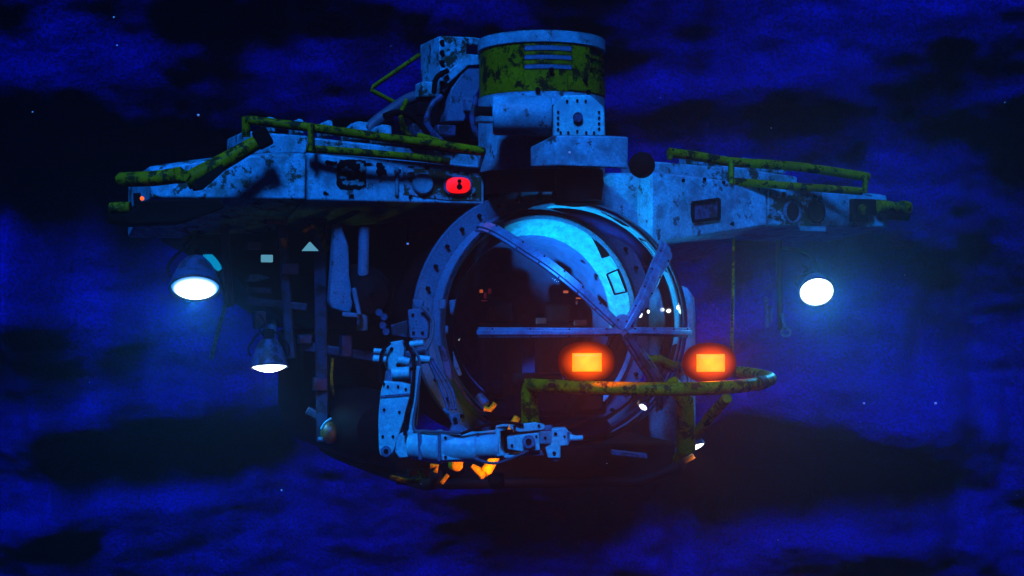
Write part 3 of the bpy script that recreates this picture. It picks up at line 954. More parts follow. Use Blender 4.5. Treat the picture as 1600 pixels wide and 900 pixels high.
# battered white bracket box on the tower's side
side = bpy.data.objects.new("side_bracket", None)
COL.objects.link(side)
attach(side, tow(720, 150, 0.2), sub)
side["label"] = "battered white bracket on the tower's flank"
S = lambda x, y, b=0.15: on_b(x, y, b + 0.62)
MB().prism([S(686, 56), S(742, 58), S(770, 64), S(770, 72), S(730, 70), S(728, 104), S(706, 132), S(688, 150)], (0, 0.5, 0)).build("bracket_plate", 'hull_worn', side, bevel=0.012)
MB().prism([S(730, 84, 0.1), S(775, 88, 0.1), S(776, 100, 0.1), S(732, 103, 0.1), S(700, 132, 0.1), S(694, 120, 0.1)], (0, 0.25, 0)).build("bracket_arm", 'hull_worn', side, bevel=0.01)
MB().prism([S(728, 106, 0.12), S(764, 108, 0.12), S(744, 150, 0.12), S(725, 190, 0.12), S(698, 190, 0.12), S(706, 138, 0.12)], (0, 0.2, 0)).build("bracket_web", 'grey', side, bevel=0.01)
MB().prism([S(684, 150, 0.3), S(700, 130, 0.3), S(715, 190, 0.3), S(700, 215, 0.3), S(640, 200, 0.3), S(650, 160, 0.3)], (0, 0.4, 0)).build("bracket_foot", 'dark', side, bevel=0.02)
MB().box(S(664, 142, 0.35), (0.13, 0.2, 0.15)).build("junction_box", 'hull_worn', side, bevel=0.02)
for k in range(6):
    p = S(690, 66 + k * 16, 0.149)
    MB().cyl(p, p + Vector((0, -0.02, 0)), 0.022, n=8).build("bracket_bolt", 'black', side)
# antenna loop and hose left of the tower
MB().tube([S(616, 160, 0.9), S(580, 141, 0.9), S(584, 135, 0.9), S(655, 86, 0.9), S(660, 86, 0.9), S(678, 104, 0.9)], 0.022, 10).build("antenna_loop", 'yellow_dark', sub, label="thin bent yellow loop beside the tower")
MB().tube(spline([S(570, 214, 0.8), S(582, 196, 0.8), S(605, 178, 0.8), S(640, 155, 0.7), S(665, 150, 0.6)], 6), 0.06, 12).build("hose", 'hose', sub, label="thick grey hose leading to the tower")
MB().tube(spline([S(640, 215, 0.7), S(660, 170, 0.6), S(690, 150, 0.6)], 6), 0.035, 10).tube(spline([S(655, 225, 0.7), S(690, 190, 0.6), S(720, 200, 0.6), S(760, 220, 0.5)], 6), 0.04, 10).build("cable_loom", 'black', sub)
MB().prism([S(640, 232, 0.75), S(650, 190, 0.75), S(720, 185, 0.75), S(790, 200, 0.75), S(800, 262, 0.75), S(760, 256, 0.75)], (0, 0.5, 0)).build("tower_fairing", 'dark', sub, bevel=0.02)

for pts, rr, mt in (([(690, 150), (672, 168), (668, 196), (690, 222)], .03, 'dim'), ([(744, 150), (738, 186), (748, 214), (772, 226)], .028, 'dim'), ([(636, 156), (626, 180), (634, 205), (650, 220)], .022, 'yellow_dark'),
                    ([(600, 182), (622, 176), (648, 186), (668, 210)], .03, 'black'), ([(700, 110), (682, 122), (678, 146)], .024, 'black')):
    MB().tube(spline([S(x, y, 0.06) for x, y in pts], 6), rr, 10).build("tower_pipe", mt, sub)
for x, y, w_, h_, mt in ((662, 172, .16, .12, 'dark'), (694, 205, .18, .10, 'dim'), (748, 205, .14, .16, 'dark'), (650, 205, .12, .12, 'dim'), (730, 165, .08, .12, 'grey')):
    MB().box(S(x, y, 0.12), (w_, 0.14, h_)).build("valve_box", mt, sub, bevel=0.012)

# ---------------------------------------------------------------- pan-and-tilt unit ahead of the tower
pan = bpy.data.objects.new("pan_tilt_unit", None)
COL.objects.link(pan)
attach(pan, on_b(905, 262, -0.35), sub)
pan["label"] = "pale pan-and-tilt unit with drum motor and bolted end plate"
Dp = lambda x, y, Y=11.55: loc_at(x, y, Y)
MB().tube([Dp(770, 180), Dp(774, 180), Dp(858, 182), Dp(862, 182)], [0.155, 0.17, 0.17, 0.155], 40).build("drum_motor", 'hull', pan)
MB().cyl(Dp(862, 182), Dp(870, 182), 0.10, n=24).build("drum_collar", 'dark', pan)
MB().cyl(Dp(744, 176), Dp(771, 177), 0.055, n=18).build("shaft_seal", 'black', pan)
MB().box(Dp(757, 187, 11.42), (0.13, 0.1, 0.05)).build("shaft_stub", 'hull', pan, bevel=0.008)
octp = [Dp(864, 213, 11.4), Dp(864, 165, 11.4), Dp(880, 149, 11.4), Dp(922, 148, 11.4), Dp(944, 168, 11.4), Dp(946, 213, 11.4)]
plate = MB().prism(octp, RZI @ Vector((0, 0.16, 0))).build("end_plate", 'white_arm', pan, bevel=0.012)
fw = RZI @ Vector((0, -1, 0))
for x, y in [(876 + 10 * 1, 158), (902, 157), (915, 158), (872, 175), (872, 184), (872, 193), (872, 202), (936, 175), (936, 184), (936, 193), (936, 201), (888, 207), (902, 205), (916, 207), (876, 207), (928, 207)]:
    p = Dp(x, y, 11.398)
    MB().cyl(p, p + fw * 0.012, 0.011, n=8).build("plate_bolt", 'dark', plate)
MB().cyl(Dp(903, 183, 11.398), Dp(903, 183, 11.36), 0.042, n=20).build("plate_hub", 'dim', plate)
box = [Dp(829, 232, 11.3), Dp(866, 210, 11.3), Dp(868, 258, 11.3), Dp(830, 262, 11.3)]
MB().loft([[Dp(829, 230, 11.5), Dp(829, 261, 11.5), Dp(833, 262, 11.9), Dp(833, 228, 11.9)],
           [Dp(866, 212, 11.25), Dp(866, 259, 11.25), Dp(868, 262, 11.9), Dp(868, 210, 11.9)],
           [Dp(948, 213, 11.28), Dp(948, 262, 11.28), Dp(946, 262, 11.9), Dp(946, 212, 11.9)],
           [Dp(981, 215, 11.42), Dp(981, 264, 11.42), Dp(981, 262, 11.9), Dp(981, 214, 11.9)]]).build("pan_housing", 'hull', pan, bevel=0.012)
MB().lathe([(0.02, -0.02), (0.20, -0.02), (0.21, -0.14), (0.19, -0.28), (0.02, -0.30)], Dp(905, 262, 11.65), UP, 28).build("pan_pedestal", 'dark', pan)
MB().lathe([(0.02, 0.0), (0.20, 0.0), (0.22, -0.05), (0.18, -0.12), (0.02, -0.14)], Dp(900, 298, 11.75), UP, 28).build("pan_base", 'black', pan)
MB().ball(Dp(1003, 258, 11.6), 0.112, 24, 16).build("dark_ball_float", 'black', sub, label="small black ball beside the pan housing")

# ---------------------------------------------------------------- yellow bumper with the two amber lamps
bump = bpy.data.objects.new("bumper", None)
COL.objects.link(bump)
attach(bump, (0, -1.4, -0.8), sub)
bump["label"] = "yellow tubular front bumper carrying the two amber lamps"
WZ = on_b(1000, 607, -1.9).z
bp = [Vector((on_w(828, 601, WZ).x, on_w(828, 601, WZ).y, WZ))]
for x, y in ((850, 603), (925, 606), (1010, 608), (1090, 607.5), (1150, 604), (1185, 599), (1203, 593.5), (1199, 589), (1175, 584), (1130, 579)):
    bp.append(on_w(x, y, WZ))
MB().tube(spline(bp, 6), 0.052, 14).build("bumper_tube", 'yellow', bump)
e0 = bp[0]
MB().tube([e0 + Vector((0.01, 0, 0.03)), e0 + Vector((0.0, 0.02, -0.05)), e0 + Vector((0.03, 0.05, -0.32))], [0.055, 0.06, 0.075], 14).build("bumper_leg", 'yellow_dark', bump)
MB().tube([on_w(1070, 600, WZ) + Vector((0, 0.2, 0)), A(1070, 625, 10.9), A(1072, 700, 11.2)], [0.06, 0.07, 0.08], 12).build("bumper_leg", 'yellow_dark', bump)
MB().tube([A(1136, 622, 10.8), A(1110, 650, 11.1), A(1058, 718, 11.5)], 0.045, 10).build("bumper_stay", 'yellow_dark', bump)
MB().tube([A(1010, 562, 12.4), A(1060, 563, 12.6), A(1072, 566, 12.7)], 0.045, 10).build("bumper_rear_tube", 'yellow_dark', bump)
q = on_w(1185, 599, WZ)
MB().tube([on_w(1182, 600, WZ), on_w(1191, 597.5, WZ)], 0.058, 14).build("bumper_tape", 'black', bump)
for x in (1050, 1105, 860):
    p = on_w(x, 606, WZ) + Vector((0, -0.02, 0.02))
    MB().ball(p, 0.03, 10, 8, (1, 1, 0.7)).build("bumper_scuff", 'dark', bump)
def amber(px, py, Y, e):
    c = loc_at(px, py, Y)
    f = RZI @ Vector((0.05, -1, 0)).normalized()
    x = RZI @ Vector((1, 0.05, 0)).normalized()
    z = UP
    rot = Matrix((x, -f, z)).transposed()
    body = MB().box(c - f * 0.06, (0.30, 0.09, 0.21), rot).build("amber_lamp", 'black', bump, bevel=0.02, label="rectangular amber lamp glowing on the bumper")
    def rect(w, h, o):
        return [c + x * (sx * w / 2) + z * (sz * h / 2) + f * o for sx, sz in ((-1, -1), (1, -1), (1, 1), (-1, 1))]
    def oval(w, h, o, n=40, p=2.3):
        return [c + x * (math.copysign(abs(math.cos(a)) ** (2 / p), math.cos(a)) * w / 2) + z * (math.copysign(abs(math.sin(a)) ** (2 / p), math.sin(a)) * h / 2) + f * o for a in (2 * math.pi * k / n for k in range(n))]
    MB().loft([oval(0.43, 0.315, -0.05), oval(0.425, 0.31, -0.02), oval(0.36, 0.26, 0.0), oval(0.28, 0.19, 0.008), oval(0.2, 0.12, 0.009)]).build("halo_oval", 'halo_amber', body)  # emissive oval stands in for the lamp's halo in the water
    MB().loft([rect(0.225, 0.14, 0.002), rect(0.22, 0.135, 0.026), rect(0.19, 0.11, 0.045)]).build("lens", 'lens_amber', body, bevel=0.006)
    MB().bar(c - f * 0.07 - z * 0.08, c - f * 0.07 - z * 0.20, 0.05, 0.02).build("bracket", 'dark', body)
    MB().tube(spline([c - x * 0.1 - f * 0.1, c - x * 0.19 - f * 0.06 - z * 0.05, c - x * 0.17 - f * 0.05 - z * 0.14, c - x * 0.20 - f * 0.08 - z * 0.2], 5), 0.008, 6).build("cable", 'hose', body)
    lamp_light("amber_light", body, c + f * 0.10, 'SPOT', e, (1.0, 0.10, 0.0), 0.03, f, 168, 0.5)
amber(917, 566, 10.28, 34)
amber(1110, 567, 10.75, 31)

# ---------------------------------------------------------------- floodlights
def flood(center, face, r, energy, lens='lens_white', length=1.35, label=None, tilt_up=None, halo=0.03, cone=None, color=(0.02, 0.45, 1.0)):
    f = Vector(face).normalized()
    c = Vector(center)
    hs = MB().lathe([(0.02, -r * length), (r * 0.45, -r * (length - 0.02)), (r * 0.72, -r * (length * 0.72)), (r * 0.96, -r * 0.35), (r * 1.06, -r * 0.08), (r * 1.08, 0.0), (r * 1.0, 0.004), (r * 0.98, -r * 0.06)], c, f, 32).build("floodlight", 'dim', sub, label=label)
    sx = f.cross(Vector((0, 0, 1))).normalized()
    bk = c - f * r * 0.55
    MB().tube(spline([bk + sx * r * 1.02, bk + sx * r * 1.12 - f * r * 0.5, bk + sx * r * 0.6 - f * r * 1.25, bk - f * r * 1.4, bk - sx * r * 0.6 - f * r * 1.25, bk - sx * r * 1.12 - f * r * 0.5, bk - sx * r * 1.02], 5), max(0.008, r * 0.06), 8).build("yoke", 'dark', hs)
    MB().lathe([(r * 1.05, -0.01), (r * 1.10, 0.0), (r * 1.10, r * 0.07), (r * 1.01, r * 0.08), (r * 1.0, 0.0)], c, f, 32).build("lens_ring", 'dim', hs)
    MB().tube(spline([bk - f * r * 0.9, bk - f * r * 1.5 + sx * r * 0.5, bk - f * r * 1.9 + sx * r * 0.2, bk - f * r * 2.4 + sx * r * 0.5], 5), max(0.006, r * 0.05), 6).build("cable", 'black', hs)
    MB().lathe([(0.001, r * 0.34), (r * 0.3, r * 0.31), (r * 0.6, r * 0.22), (r * 0.85, r * 0.1), (r * 0.97, 0.0), (r * 0.97, -r * 0.05)], c, f, 32).build("lens", lens, hs)
    MB().cyl(c - f * r * length * 0.98, c - f * (r * length + 0.09), r * 0.3, n=14).build("socket", 'dark', hs)
    if energy:
        lamp_light("floodlight_light", hs, c + f * (r * 0.36 + halo), 'SPOT', energy, color, halo, f, cone or 145, 0.7)
    return hs
# big near floodlight, under the near wing tip
d1 = RZI @ Vector((0.10, -0.50, -0.86))
flood(loc_at(305, 449, 11.4), d1, 0.20, 90, label="big floodlight under the near wing tip, lens blazing white")
MB().tube(spline([A(305, 365, 11.9), A(300, 385, 11.75), A(302, 400, 11.65)], 4), 0.04, 10).build("floodlight_arm", 'dark', sub)
MB().prism([A(312, 398, 11.7), A(336, 397, 11.7), A(350, 418, 11.7), A(341, 424, 11.7)], (0, 0.03, 0)).build("glowing_plate", 'plate_glow_blue', sub, bevel=0.004)  # plate given its own glow in place of floodlight falling on it
# lower floodlight
d2 = RZI @ Vector((0.06, -0.20, -0.98))
flood(loc_at(421, 572, 12.2), d2, 0.16, 50, label="lower floodlight with thin bright lens below the wing", length=1.5)
MB().tube(spline([A(425, 505, 12.7), A(422, 525, 12.5), A(420, 532, 12.4)], 4), 0.05, 10).build("floodlight_arm", 'grey', sub)
# small distant lamp
flood(loc_at(480, 499, 13.2), RZI @ Vector((0, -0.25, -1)), 0.07, 0, 'lens_dim', label="small lamp deep under the wing")
# far floodlight
d3 = RZI @ Vector((-0.05, -0.80, -0.55))
flood(loc_at(1276, 456, 13.0), d3, 0.160, 120, label="floodlight under the far wing, lens blazing white")
MB().tube(spline([A(1222, 388, 13.3), A(1250, 392, 13.3), A(1268, 402, 13.3), A(1277, 425, 13.25)], 6), 0.022, 10).build("floodlight_arm", 'dark', sub)
MB().tube([A(1217, 375, 13.4), A(1219, 515, 13.4)], 0.028, 10).build("drop_pole", 'dark', sub, label="thin dark pole hanging under the far wing")
MB().lathe([(0.028, -0.02), (0.05, -0.02), (0.05, 0.02), (0.028, 0.02), (0.028, -0.02)], A(1228, 519, 13.35), RZI @ Vector((0, -1, 0)), 16).bar(A(1221, 490, 13.35), A(1226, 512, 13.35), 0.07, 0.03).build("pole_shackle", 'grey', sub)
MB().bar(A(1197, 465, 13.4), A(1199, 512, 13.4), 0.035, 0.035).bar(A(1204, 478, 13.4), A(1205, 503, 13.4), 0.05, 0.03).build("hanging_tool", 'dim', sub)
MB().tube(spline([A(1146, 372, 11.8), A(1145, 470, 11.3), A(1142, 585, 10.9)], 5), 0.012, 8).build("whip_rod", 'yellow_dark', sub, label="thin upright yellow rod rising from the bumper")

# lower lamps at the skid, right
d4 = RZI @ Vector((0.25, -0.3, -0.9))
flood(loc_at(1085, 697, 11.3), d4, 0.085, 14, 'lens_dim', color=(1.0, 0.4, 0.1), label="small lamp at the lower skid with slim bright lens", length=1.6)
MB().bar(A(1068, 722, 11.35), A(1084, 712, 11.35), 0.05, 0.05).build("skid_foot", 'brown', sub, bevel=0.01)
flood(loc_at(1005, 636, 11.4), RZI @ Vector((-0.5, -0.6, -0.6)), 0.035, 0, 'lens_dim', label="tiny lamp below the bumper")
# lamp seen side-on at the lower left
l5 = loc_at(515, 676, 12.3)
MB().ball(l5, 0.09, 18, 12, (0.9, 1, 1.1)).build("skid_lamp", 'brown', sub, label="round dull amber lamp at the lower left skid")
MB().bar(A(497, 685, 12.2), A(504, 685, 12.2), 0.02, 0.02).build("lamp_clip", 'hull', sub)
MB().tube(spline([A(502, 671, 12.2), A(508, 661, 12.2), A(518, 654, 12.2)], 4), 0.012, 8).build("lamp_guard", 'hull', sub)

# ---------------------------------------------------------------- fittings hanging under the near wing
MB().prism([A(522, 352, 12.1), A(532, 348, 12.1), A(545, 385, 12.1), A(546, 430, 12.1), A(552, 470, 12.1), A(548, 490, 12.1), A(520, 482, 12.1), A(514, 470, 12.1), A(518, 420, 12.1)], (0, 0.08, 0)).build("hanger_plate", 'grey', sub, bevel=0.01, label="long pale hanger plate under the near wing")
MB().cyl(A(569, 355, 12.2), A(566, 516, 12.2), 0.05, n=16).build("hanger_pipe", 'grey', sub)
MB().bar(A(553, 450, 12.05), A(562, 492, 12.05), 0.08, 0.04).build("hanger_clamp", 'grey', sub, bevel=0.008)
MB().bar(A(535, 491, 12.05), A(562, 493, 12.05), 0.05, 0.04).build("hanger_clamp", 'grey', sub, bevel=0.008)
MB().box(A(417, 404, 12.0), (0.095, 0.06, 0.065)).build("glowing_plate", 'plate_glow_pale', sub, bevel=0.006)  # this block and the triangle below glow to look floodlit
MB().prism([A(473, 392, 12.0), A(498, 392, 12.0), A(485, 378, 12.0)], (0, 0.04, 0)).build("glowing_plate", 'plate_glow_pale', sub)
MB().tube([A(474, 362, 12.3), A(488, 352, 12.3), A(500, 358, 12.3)], 0.025, 8).tube([A(500, 362, 12.3), A(512, 392, 12.3)], 0.03, 8).build("sensor_guard", 'yellow_dark', sub)
MB().bar(A(386, 452, 12.5), A(424, 454, 12.5), 0.05, 0.05).build("boom", 'dim', sub)
MB().prism([A(386, 440, 12.4), A(392, 428, 12.4), A(405, 428, 12.4), A(422, 434, 12.4), A(402, 440, 12.4)], (0, 0.05, 0)).build("boom_plate", 'grey', sub)
MB().bar(A(443, 372, 12.4), A(447, 388, 12.4), 0.06, 0.05).build("boom_hook", 'yellow_dark', sub)
# frame of dark bars under the wing
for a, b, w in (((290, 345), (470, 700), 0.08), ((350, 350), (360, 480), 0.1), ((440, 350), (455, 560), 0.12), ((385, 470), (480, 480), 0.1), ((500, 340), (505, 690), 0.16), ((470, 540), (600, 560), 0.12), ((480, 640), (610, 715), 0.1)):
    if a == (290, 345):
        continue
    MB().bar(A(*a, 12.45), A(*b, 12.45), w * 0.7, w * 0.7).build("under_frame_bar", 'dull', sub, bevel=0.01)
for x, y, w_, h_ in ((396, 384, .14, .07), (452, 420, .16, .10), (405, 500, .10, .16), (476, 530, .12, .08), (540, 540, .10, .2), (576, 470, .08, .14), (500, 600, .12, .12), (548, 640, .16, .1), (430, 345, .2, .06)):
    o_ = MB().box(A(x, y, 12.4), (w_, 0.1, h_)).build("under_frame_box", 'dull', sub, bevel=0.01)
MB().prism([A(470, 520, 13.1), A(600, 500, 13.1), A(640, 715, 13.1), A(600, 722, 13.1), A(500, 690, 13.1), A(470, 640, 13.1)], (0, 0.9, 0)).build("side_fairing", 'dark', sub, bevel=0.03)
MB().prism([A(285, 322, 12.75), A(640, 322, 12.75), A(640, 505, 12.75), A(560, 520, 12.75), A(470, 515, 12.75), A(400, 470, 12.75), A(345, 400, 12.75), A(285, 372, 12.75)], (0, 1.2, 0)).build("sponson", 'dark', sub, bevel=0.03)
MB().tube(spline([A(520, 560, 12.0), A(518, 590, 12.0), A(521, 618, 12.0)], 4), 0.012, 8).build("whip_rod", 'yellow_dark', sub)
MB().tube(spline([A(345, 425, 12.2), A(352, 470, 12.2), A(340, 520, 12.3), A(330, 560, 12.4)], 5), 0.02, 8).build("hanging_line", 'grey', sub)

# ---------------------------------------------------------------- manipulator arm
arm = bpy.data.objects.new("manipulator_arm", None)
COL.objects.link(arm)
attach(arm, loc_at(640, 500, 11.2), sub)
arm["label"] = "pale blue-white manipulator arm folded across the front"
H = lambda x, y, Y=10.9: loc_at(x, y, Y)
TOV = RZI @ Vector((0, 1, 0))        # away from the camera
def slab(pts, Y, th, name, mat='white_arm', bev=0.008):
    return MB().prism([H(x, y, Y) for x, y in pts], TOV * th).build(name, mat, arm, bevel=bev)
# shoulder: bracket, blocks, pins
slab([(637, 484), (667, 480), (671, 500), (668, 530), (640, 528)], 11.2, 0.22, "shoulder_block", 'grey')
slab([(644, 468), (662, 470), (660, 482), (648, 482)], 11.25, 0.12, "shoulder_lug", 'ring')
slab([(610, 508), (637, 500), (637, 528), (612, 524)], 11.25, 0.18, "shoulder_bracket", 'dim')
for x, y in ((600, 495), (598, 508), (603, 518), (592, 488)):
    MB().cyl(H(x, y, 11.3), H(x, y, 11.2), 0.03, n=12).build("hydraulic_fitting", 'dim', arm)
# wrist-like gear below the shoulder
slab([(606, 536), (628, 532), (632, 546), (628, 580), (604, 578), (598, 560)], 11.0, 0.16, "shoulder_knuckle")
slab([(630, 550), (668, 544), (670, 566), (634, 578)], 11.05, 0.14, "shoulder_knuckle", 'grey')
for (x0, y0, x1, y1, r) in ((584, 548, 604, 550, 0.022), (583, 560, 604, 562, 0.03), (622, 562, 640, 566, 0.034), (650, 560, 672, 562, 0.03), (640, 538, 662, 536, 0.026), (612, 584, 640, 582, 0.05)):
    MB().cyl(H(x0, y0, 10.95), H(x1, y1, 10.95), r, n=12).build("hydraulic_pin", 'white_arm', arm, bevel=0.004)
slab([(603, 578), (650, 580), (646, 600), (600, 598)], 11.0, 0.14, "upper_cuff", 'grey')
# upper arm
slab([(599, 596), (627, 598), (641, 602), (640, 640), (629, 662), (617, 700), (612, 712), (603, 716), (594, 711), (592, 700), (591, 660), (592, 640), (595, 612)], 10.85, 0.13, "upper_arm")
MB().cyl(H(603, 705, 10.849), H(603, 705, 10.80), 0.042, n=20).build("elbow_pin", 'ring', arm)
MB().cyl(H(603, 705, 10.80), H(603, 705, 10.79), 0.02, n=12).build("elbow_pin_bolt", 'black', arm)
slab([(643, 616), (655, 598), (653, 640), (650, 668), (640, 665)], 10.95, 0.12, "arm_side_plate", 'grey')
MB().cyl(H(655, 572, 10.9), H(640, 690, 10.9), 0.022, n=12).build("ram_rod", 'white_arm', arm)
MB().cyl(H(637, 620, 10.98), H(630, 690, 10.95), 0.06, n=18).build("ram_cylinder", 'dim', arm)
slab([(620, 680), (640, 672), (655, 676), (656, 702), (648, 714), (624, 716), (617, 706)], 10.85, 0.15, "elbow_block")
# forearm
def fore(x, y, dY=0.0):
    return H(x, y, 10.8 - (x - 640) * 0.0012 + dY)
def forecyl(x0, x1, y0, y1, r0, r1, name, mat='white_arm', n=28):
    MB().tube([fore(x0, y0), fore(x0 + 3, y0), fore(x1 - 3, y1), fore(x1, y1)], [r0 * 0.9, r0, r1, r1 * 0.92], n).build(name, mat, arm)
forecyl(640, 692, 697, 698, 0.10, 0.135, "forearm_barrel")
forecyl(690, 748, 698, 698, 0.122, 0.118, "forearm_tube")
MB().tube([fore(690, 698), fore(783, 696)], 0.1, 24).build("forearm_core", 'white_arm', arm)
slab([(687, 679), (745, 678), (778, 675), (780, 712), (745, 718), (690, 720)], 10.62, 0.18, "forearm_case")
slab([(774, 669), (786, 666), (796, 664), (792, 672), (782, 674), (782, 700), (790, 712), (776, 714)], 10.55, 0.2, "gripper_yoke")
slab([(780, 671), (802, 672), (802, 704), (780, 710)], 10.72, 0.04, "yoke_gap_shade", 'black', 0.002)  # black plate stands in for the dark of the open yoke gap
slab([(786, 712), (822, 708), (824, 712), (790, 717)], 10.55, 0.15, "yoke_lower")
slab([(796, 666), (820, 662), (836, 660), (852, 666), (850, 672), (812, 676), (798, 671)], 10.5, 0.14, "gripper_top")
slab([(792, 684), (808, 680), (842, 676), (844, 704), (814, 706), (793, 702)], 10.5, 0.14, "gripper_body")
MB().cyl(H(826, 690, 10.5), H(826, 690, 10.45), 0.05, n=20).build("gripper_pivot", 'ring', arm)
MB().cyl(H(826, 690, 10.45), H(826, 690, 10.44), 0.024, n=14).build("gripper_pivot_bolt", 'black', arm)
slab([(842, 674), (864, 674), (866, 694), (843, 694)], 10.5, 0.1, "gripper_link", 'hull')
slab([(862, 670), (884, 669), (888, 674), (889, 696), (876, 697), (876, 716), (856, 716), (852, 700), (862, 694)], 10.48, 0.12, "gripper_finger")
slab([(884, 672), (894, 678), (892, 692), (885, 694)], 10.48, 0.1, "gripper_jaw", 'grey')
MB().tube([H(890, 684, 10.45), H(900, 685, 10.45), H(911, 684, 10.45)], [0.03, 0.022, 0.02], 10).build("gripper_tip", 'white_arm', arm)
slab([(700, 678), (706, 662), (700, 650), (691, 640), (694, 637), (706, 648), (716, 644), (719, 656), (716, 662), (730, 672), (732, 680)], 10.7, 0.08, "forearm_lug", 'grey')
MB().cyl(H(711, 655, 10.69), H(711, 655, 10.67), 0.018, n=10).build("lug_hole", 'black', arm)
# bolts, seams and hoses of the arm
for x, y, Y, rr in ((606, 604, 10.849, .012), (622, 604, 10.849, .012), (634, 608, 10.849, .012), (600, 640, 10.849, .012), (624, 644, 10.849, .012), (598, 682, 10.849, .012), (614, 682, 10.849, .012),
                    (696, 684, 10.619, .012), (738, 682, 10.619, .012), (696, 714, 10.619, .012), (738, 713, 10.619, .012), (770, 680, 10.619, .012), (772, 708, 10.619, .012), (716, 698, 10.619, .022), (756, 697, 10.619, .016),
                    (612, 545, 10.999, .016), (622, 570, 10.999, .018), (648, 558, 11.049, .018), (660, 566, 11.049, .012), (645, 492, 11.199, .014), (660, 490, 11.199, .014), (646, 520, 11.199, .014), (660, 520, 11.199, .014),
                    (804, 668, 10.499, .012), (842, 665, 10.499, .012), (800, 696, 10.499, .012), (838, 682, 10.499, .010), (868, 678, 10.479, .014), (866, 708, 10.479, .014), (882, 682, 10.479, .010), (852, 684, 10.499, .012)):
    p = H(x, y, Y)
    MB().cyl(p, p - TOV * 0.012, rr, rr * 0.85, 8).build("arm_bolt", 'dark', arm)
slab([(593, 618), (641, 614), (641, 618), (593, 622)], 10.84, 0.02, "arm_seam", 'grey', 0.003)
slab([(744, 677), (749, 677), (749, 719), (744, 719)], 10.605, 0.02, "arm_seam", 'grey', 0.003)
slab([(652, 676), (658, 674), (660, 718), (654, 719)], 10.66, 0.03, "arm_clamp", 'ring', 0.004)
slab([(684, 678), (689, 678), (689, 721), (684, 721)], 10.605, 0.03, "arm_clamp", 'ring', 0.004)
for pts, rr, mt in (([(632, 536, 10.95), (646, 560, 10.9), (644, 610, 10.84), (634, 650, 10.82), (632, 680, 10.78)], .013, 'black'),
                    ([(640, 536, 10.95), (656, 566, 10.9), (652, 620, 10.86), (646, 668, 10.8), (668, 674, 10.68), (720, 676, 10.58)], .012, 'hose'),
                    ([(610, 536, 10.95), (596, 552, 10.9), (594, 590, 10.86), (600, 600, 10.83)], .012, 'black'),
                    ([(720, 678, 10.58), (760, 664, 10.55), (790, 660, 10.5), (818, 664, 10.48)], .012, 'black'),
                    ([(740, 716, 10.6), (770, 724, 10.55), (800, 716, 10.5), (826, 704, 10.47)], .011, 'hose'),
                    ([(660, 480, 11.15), (676, 500, 11.1), (674, 530, 11.0), (664, 548, 10.95)], .014, 'hose')):
    MB().tube(spline([H(*q) for q in pts], 6), rr, 8).build("arm_hose", mt, arm)
slab([(856, 700), (876, 700), (876, 716), (870, 722), (862, 720)], 10.5, 0.05, "gripper_pad", 'dim', 0.006)
slab([(842, 668), (862, 664), (866, 672), (846, 675)], 10.52, 0.06, "gripper_link", 'grey')
slab([(812, 706), (846, 704), (850, 712), (822, 713)], 10.54, 0.05, "gripper_guard", 'grey')
# hydraulic lines
for k in range(3):
    MB().tube(spline([H(668 + 4 * k, 560, 11.1), H(690 + 8 * k, 610, 11.0), H(700 + 6 * k, 640, 10.9)], 6), 0.012, 8).build("hydraulic_line", 'dim', arm)
slab([(684, 540), (694, 542), (704, 568), (706, 596), (696, 588)], 11.3, 0.06, "dome_guard", 'dim')
slab([(708, 548), (712, 560), (722, 586), (716, 588), (708, 570)], 11.3, 0.05, "dome_guard", 'grey')
slab([(685, 468), (697, 468), (696, 484), (685, 484)], 11.4, 0.04, "latch_plate", 'grey')
slab([(702, 469), (713, 468), (708, 493), (703, 490)], 11.4, 0.04, "latch_plate", 'grey')
slab([(695, 509), (700, 509), (700, 522), (695, 521)], 11.4, 0.04, "latch_plate", 'grey')

# ---------------------------------------------------------------- yellow tool frame under the dome, with an unseen warm lamp added to light it
tool = bpy.data.objects.new("tool_frame", None)
COL.objects.link(tool)
attach(tool, loc_at(750, 740, 11.1), sub)
tool["label"] = "yellow tool frame under the arm, lit warm by an added lamp"
MB().tube([A(808, 652, 11.25), A(770, 720, 11.1), A(757, 740, 11.05)], [0.03, 0.042, 0.05], 12).build("tool_bar", 'yellow_clean', tool)
MB().tube([A(757, 742, 11.05), A(738, 728, 11.1)], [0.045, 0.02], 12).build("tool_bar", 'yellow_clean', tool)
MB().prism([A(706, 712, 11.1), A(726, 712, 11.1), A(724, 734, 11.1), A(716, 738, 11.1), A(706, 734, 11.1)], (0, 0.1, 0)).build("tool_post", 'yellow_clean', tool, bevel=0.02)
MB().tube([A(672, 728, 11.15), A(683, 728, 11.15), A(680, 738, 11.15)], 0.02, 8).build("tool_hook", 'yellow_clean', tool)
MB().tube([A(690, 755, 11.2), A(700, 742, 11.2)], 0.018, 8).build("tool_hook", 'yellow_clean', tool)
MB().tube([A(748, 618, 11.35), A(760, 632, 11.3)], 0.035, 10).build("tool_pin", 'dim', tool)
MB().tube([A(756, 638, 11.2), A(766, 640, 11.2), A(774, 630, 11.2)], 0.022, 8).build("tool_claw", 'yellow_clean', tool)
wl = MB().lathe([(0.02, -0.1), (0.06, -0.08), (0.07, 0.0)], A(775, 745, 10.7), RZI @ Vector((-0.1, 0.6, 0.8)), 18).build("added_warm_lamp", 'black', tool)
lamp_light("added_warm_light", wl, A(772, 740, 10.74), 'SPOT', 26, (1.0, 0.22, 0.0), 0.03, A(750, 725, 11.1) - A(772, 740, 10.74), 120, 0.5)
MB().tube(spline([A(610, 745, 11.6), A(640, 752, 11.6), A(660, 748, 11.6), A(655, 735, 11.6)], 5), 0.02, 8).build("loose_rope", 'yellow_dark', sub)
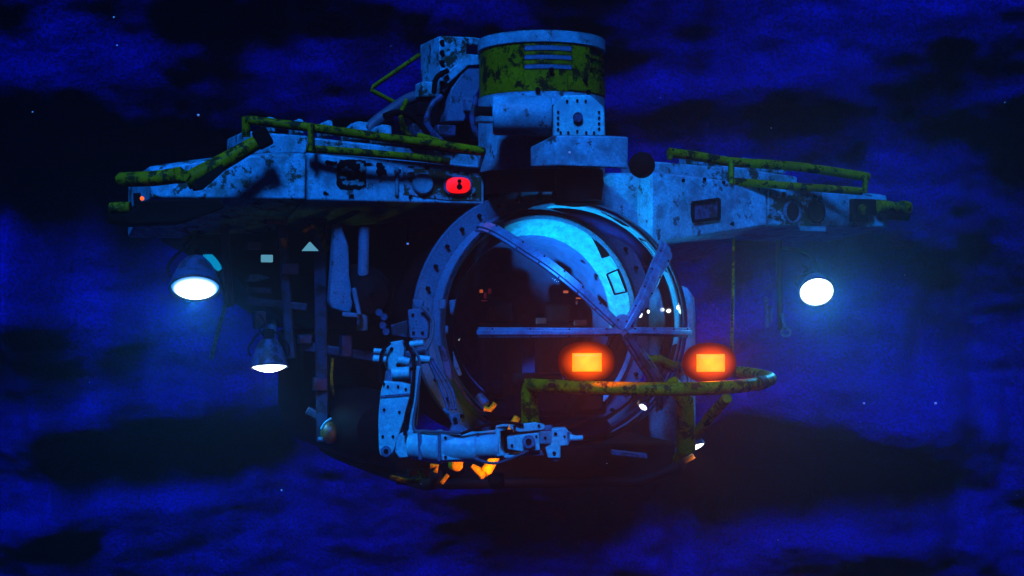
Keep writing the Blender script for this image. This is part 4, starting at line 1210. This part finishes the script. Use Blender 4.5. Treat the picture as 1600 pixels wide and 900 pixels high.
MB().bar(A(955, 706, 11.4), A(1010, 712, 11.4), 0.12, 0.03).build("skid_plate", 'dim', sub)
MB().tube([A(620, 748, 11.9), A(700, 756, 11.9), A(1000, 752, 12.0), A(1060, 730, 12.0)], 0.05, 10).build("skid_tube", 'dark', sub)
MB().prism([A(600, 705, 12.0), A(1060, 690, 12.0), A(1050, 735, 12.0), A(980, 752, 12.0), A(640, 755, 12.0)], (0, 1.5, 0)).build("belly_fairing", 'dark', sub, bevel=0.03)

# ---------------------------------------------------------------- ballast tank seen behind the dome's edge
tank = MB().lathe([(0.02, 0.62), (0.14, 0.58), (0.21, 0.48), (0.22, 0.3), (0.22, -0.75), (0.18, -0.95), (0.02, -1.0)], A(1050, 545, 12.92), UP, 32).build("ballast_tank", 'hull', sub, label="pale upright tank behind the dome's far edge")
for x, y, r in ((1000, 491, 0.026), (1013, 487, 0.014), (1062, 483, 0.04)):
    MB().ball(A(x, y, 12.6), r, 14, 10, (0.8, 0.8, 1.2)).build("glint_ball", 'lens_dim', sub, label=None)  # glowing balls stand in for floodlight reflections on the dome
MB().bar(A(1074, 505, 12.5), A(1075, 522, 12.5), 0.03, 0.03).build("band_clip", 'band', sub)

# ------------------------------------------------------------------ drifting specks in the water
def marine_snow():
    rnd = random.Random(11)
    mb = MB()
    spots = [(310, 180, 9.0, .012), (178, 27, 10, .010), (183, 71, 10, .009), (51, 175, 10, .009), (637, 381, 9, .011), (440, 766, 10, .009),
             (1462, 630, 9, .012), (1570, 160, 12, .008), (1350, 630, 9, .010), (890, 238, 9.5, .012), (1205, 200, 12, .007)]
    for px, py, Y, r in spots:
        r *= 0.8
        mb.ball(Vector(((px - 800) / F_PX * Y, Y, (450 - py) / F_PX * Y)), r, 6, 4)
    for k in range(40):
        Y = rnd.uniform(8.5, 20)
        mb.ball((rnd.uniform(-.42, .42) * Y, Y, rnd.uniform(-.25, .25) * Y), rnd.uniform(.002, .0045), 5, 4)
    me = mb.mesh("marine_snow", Vector())
    m, nt, b = mat_new("marine_snow")
    b.inputs["Base Color"].default_value = (0.9, 0.9, 0.88, 1)
    me.materials.append(m)
    o = bpy.data.objects.new("marine_snow", me)
    COL.objects.link(o)
    o["kind"] = "stuff"
    o["label"] = "pale specks drifting in the water"
marine_snow()
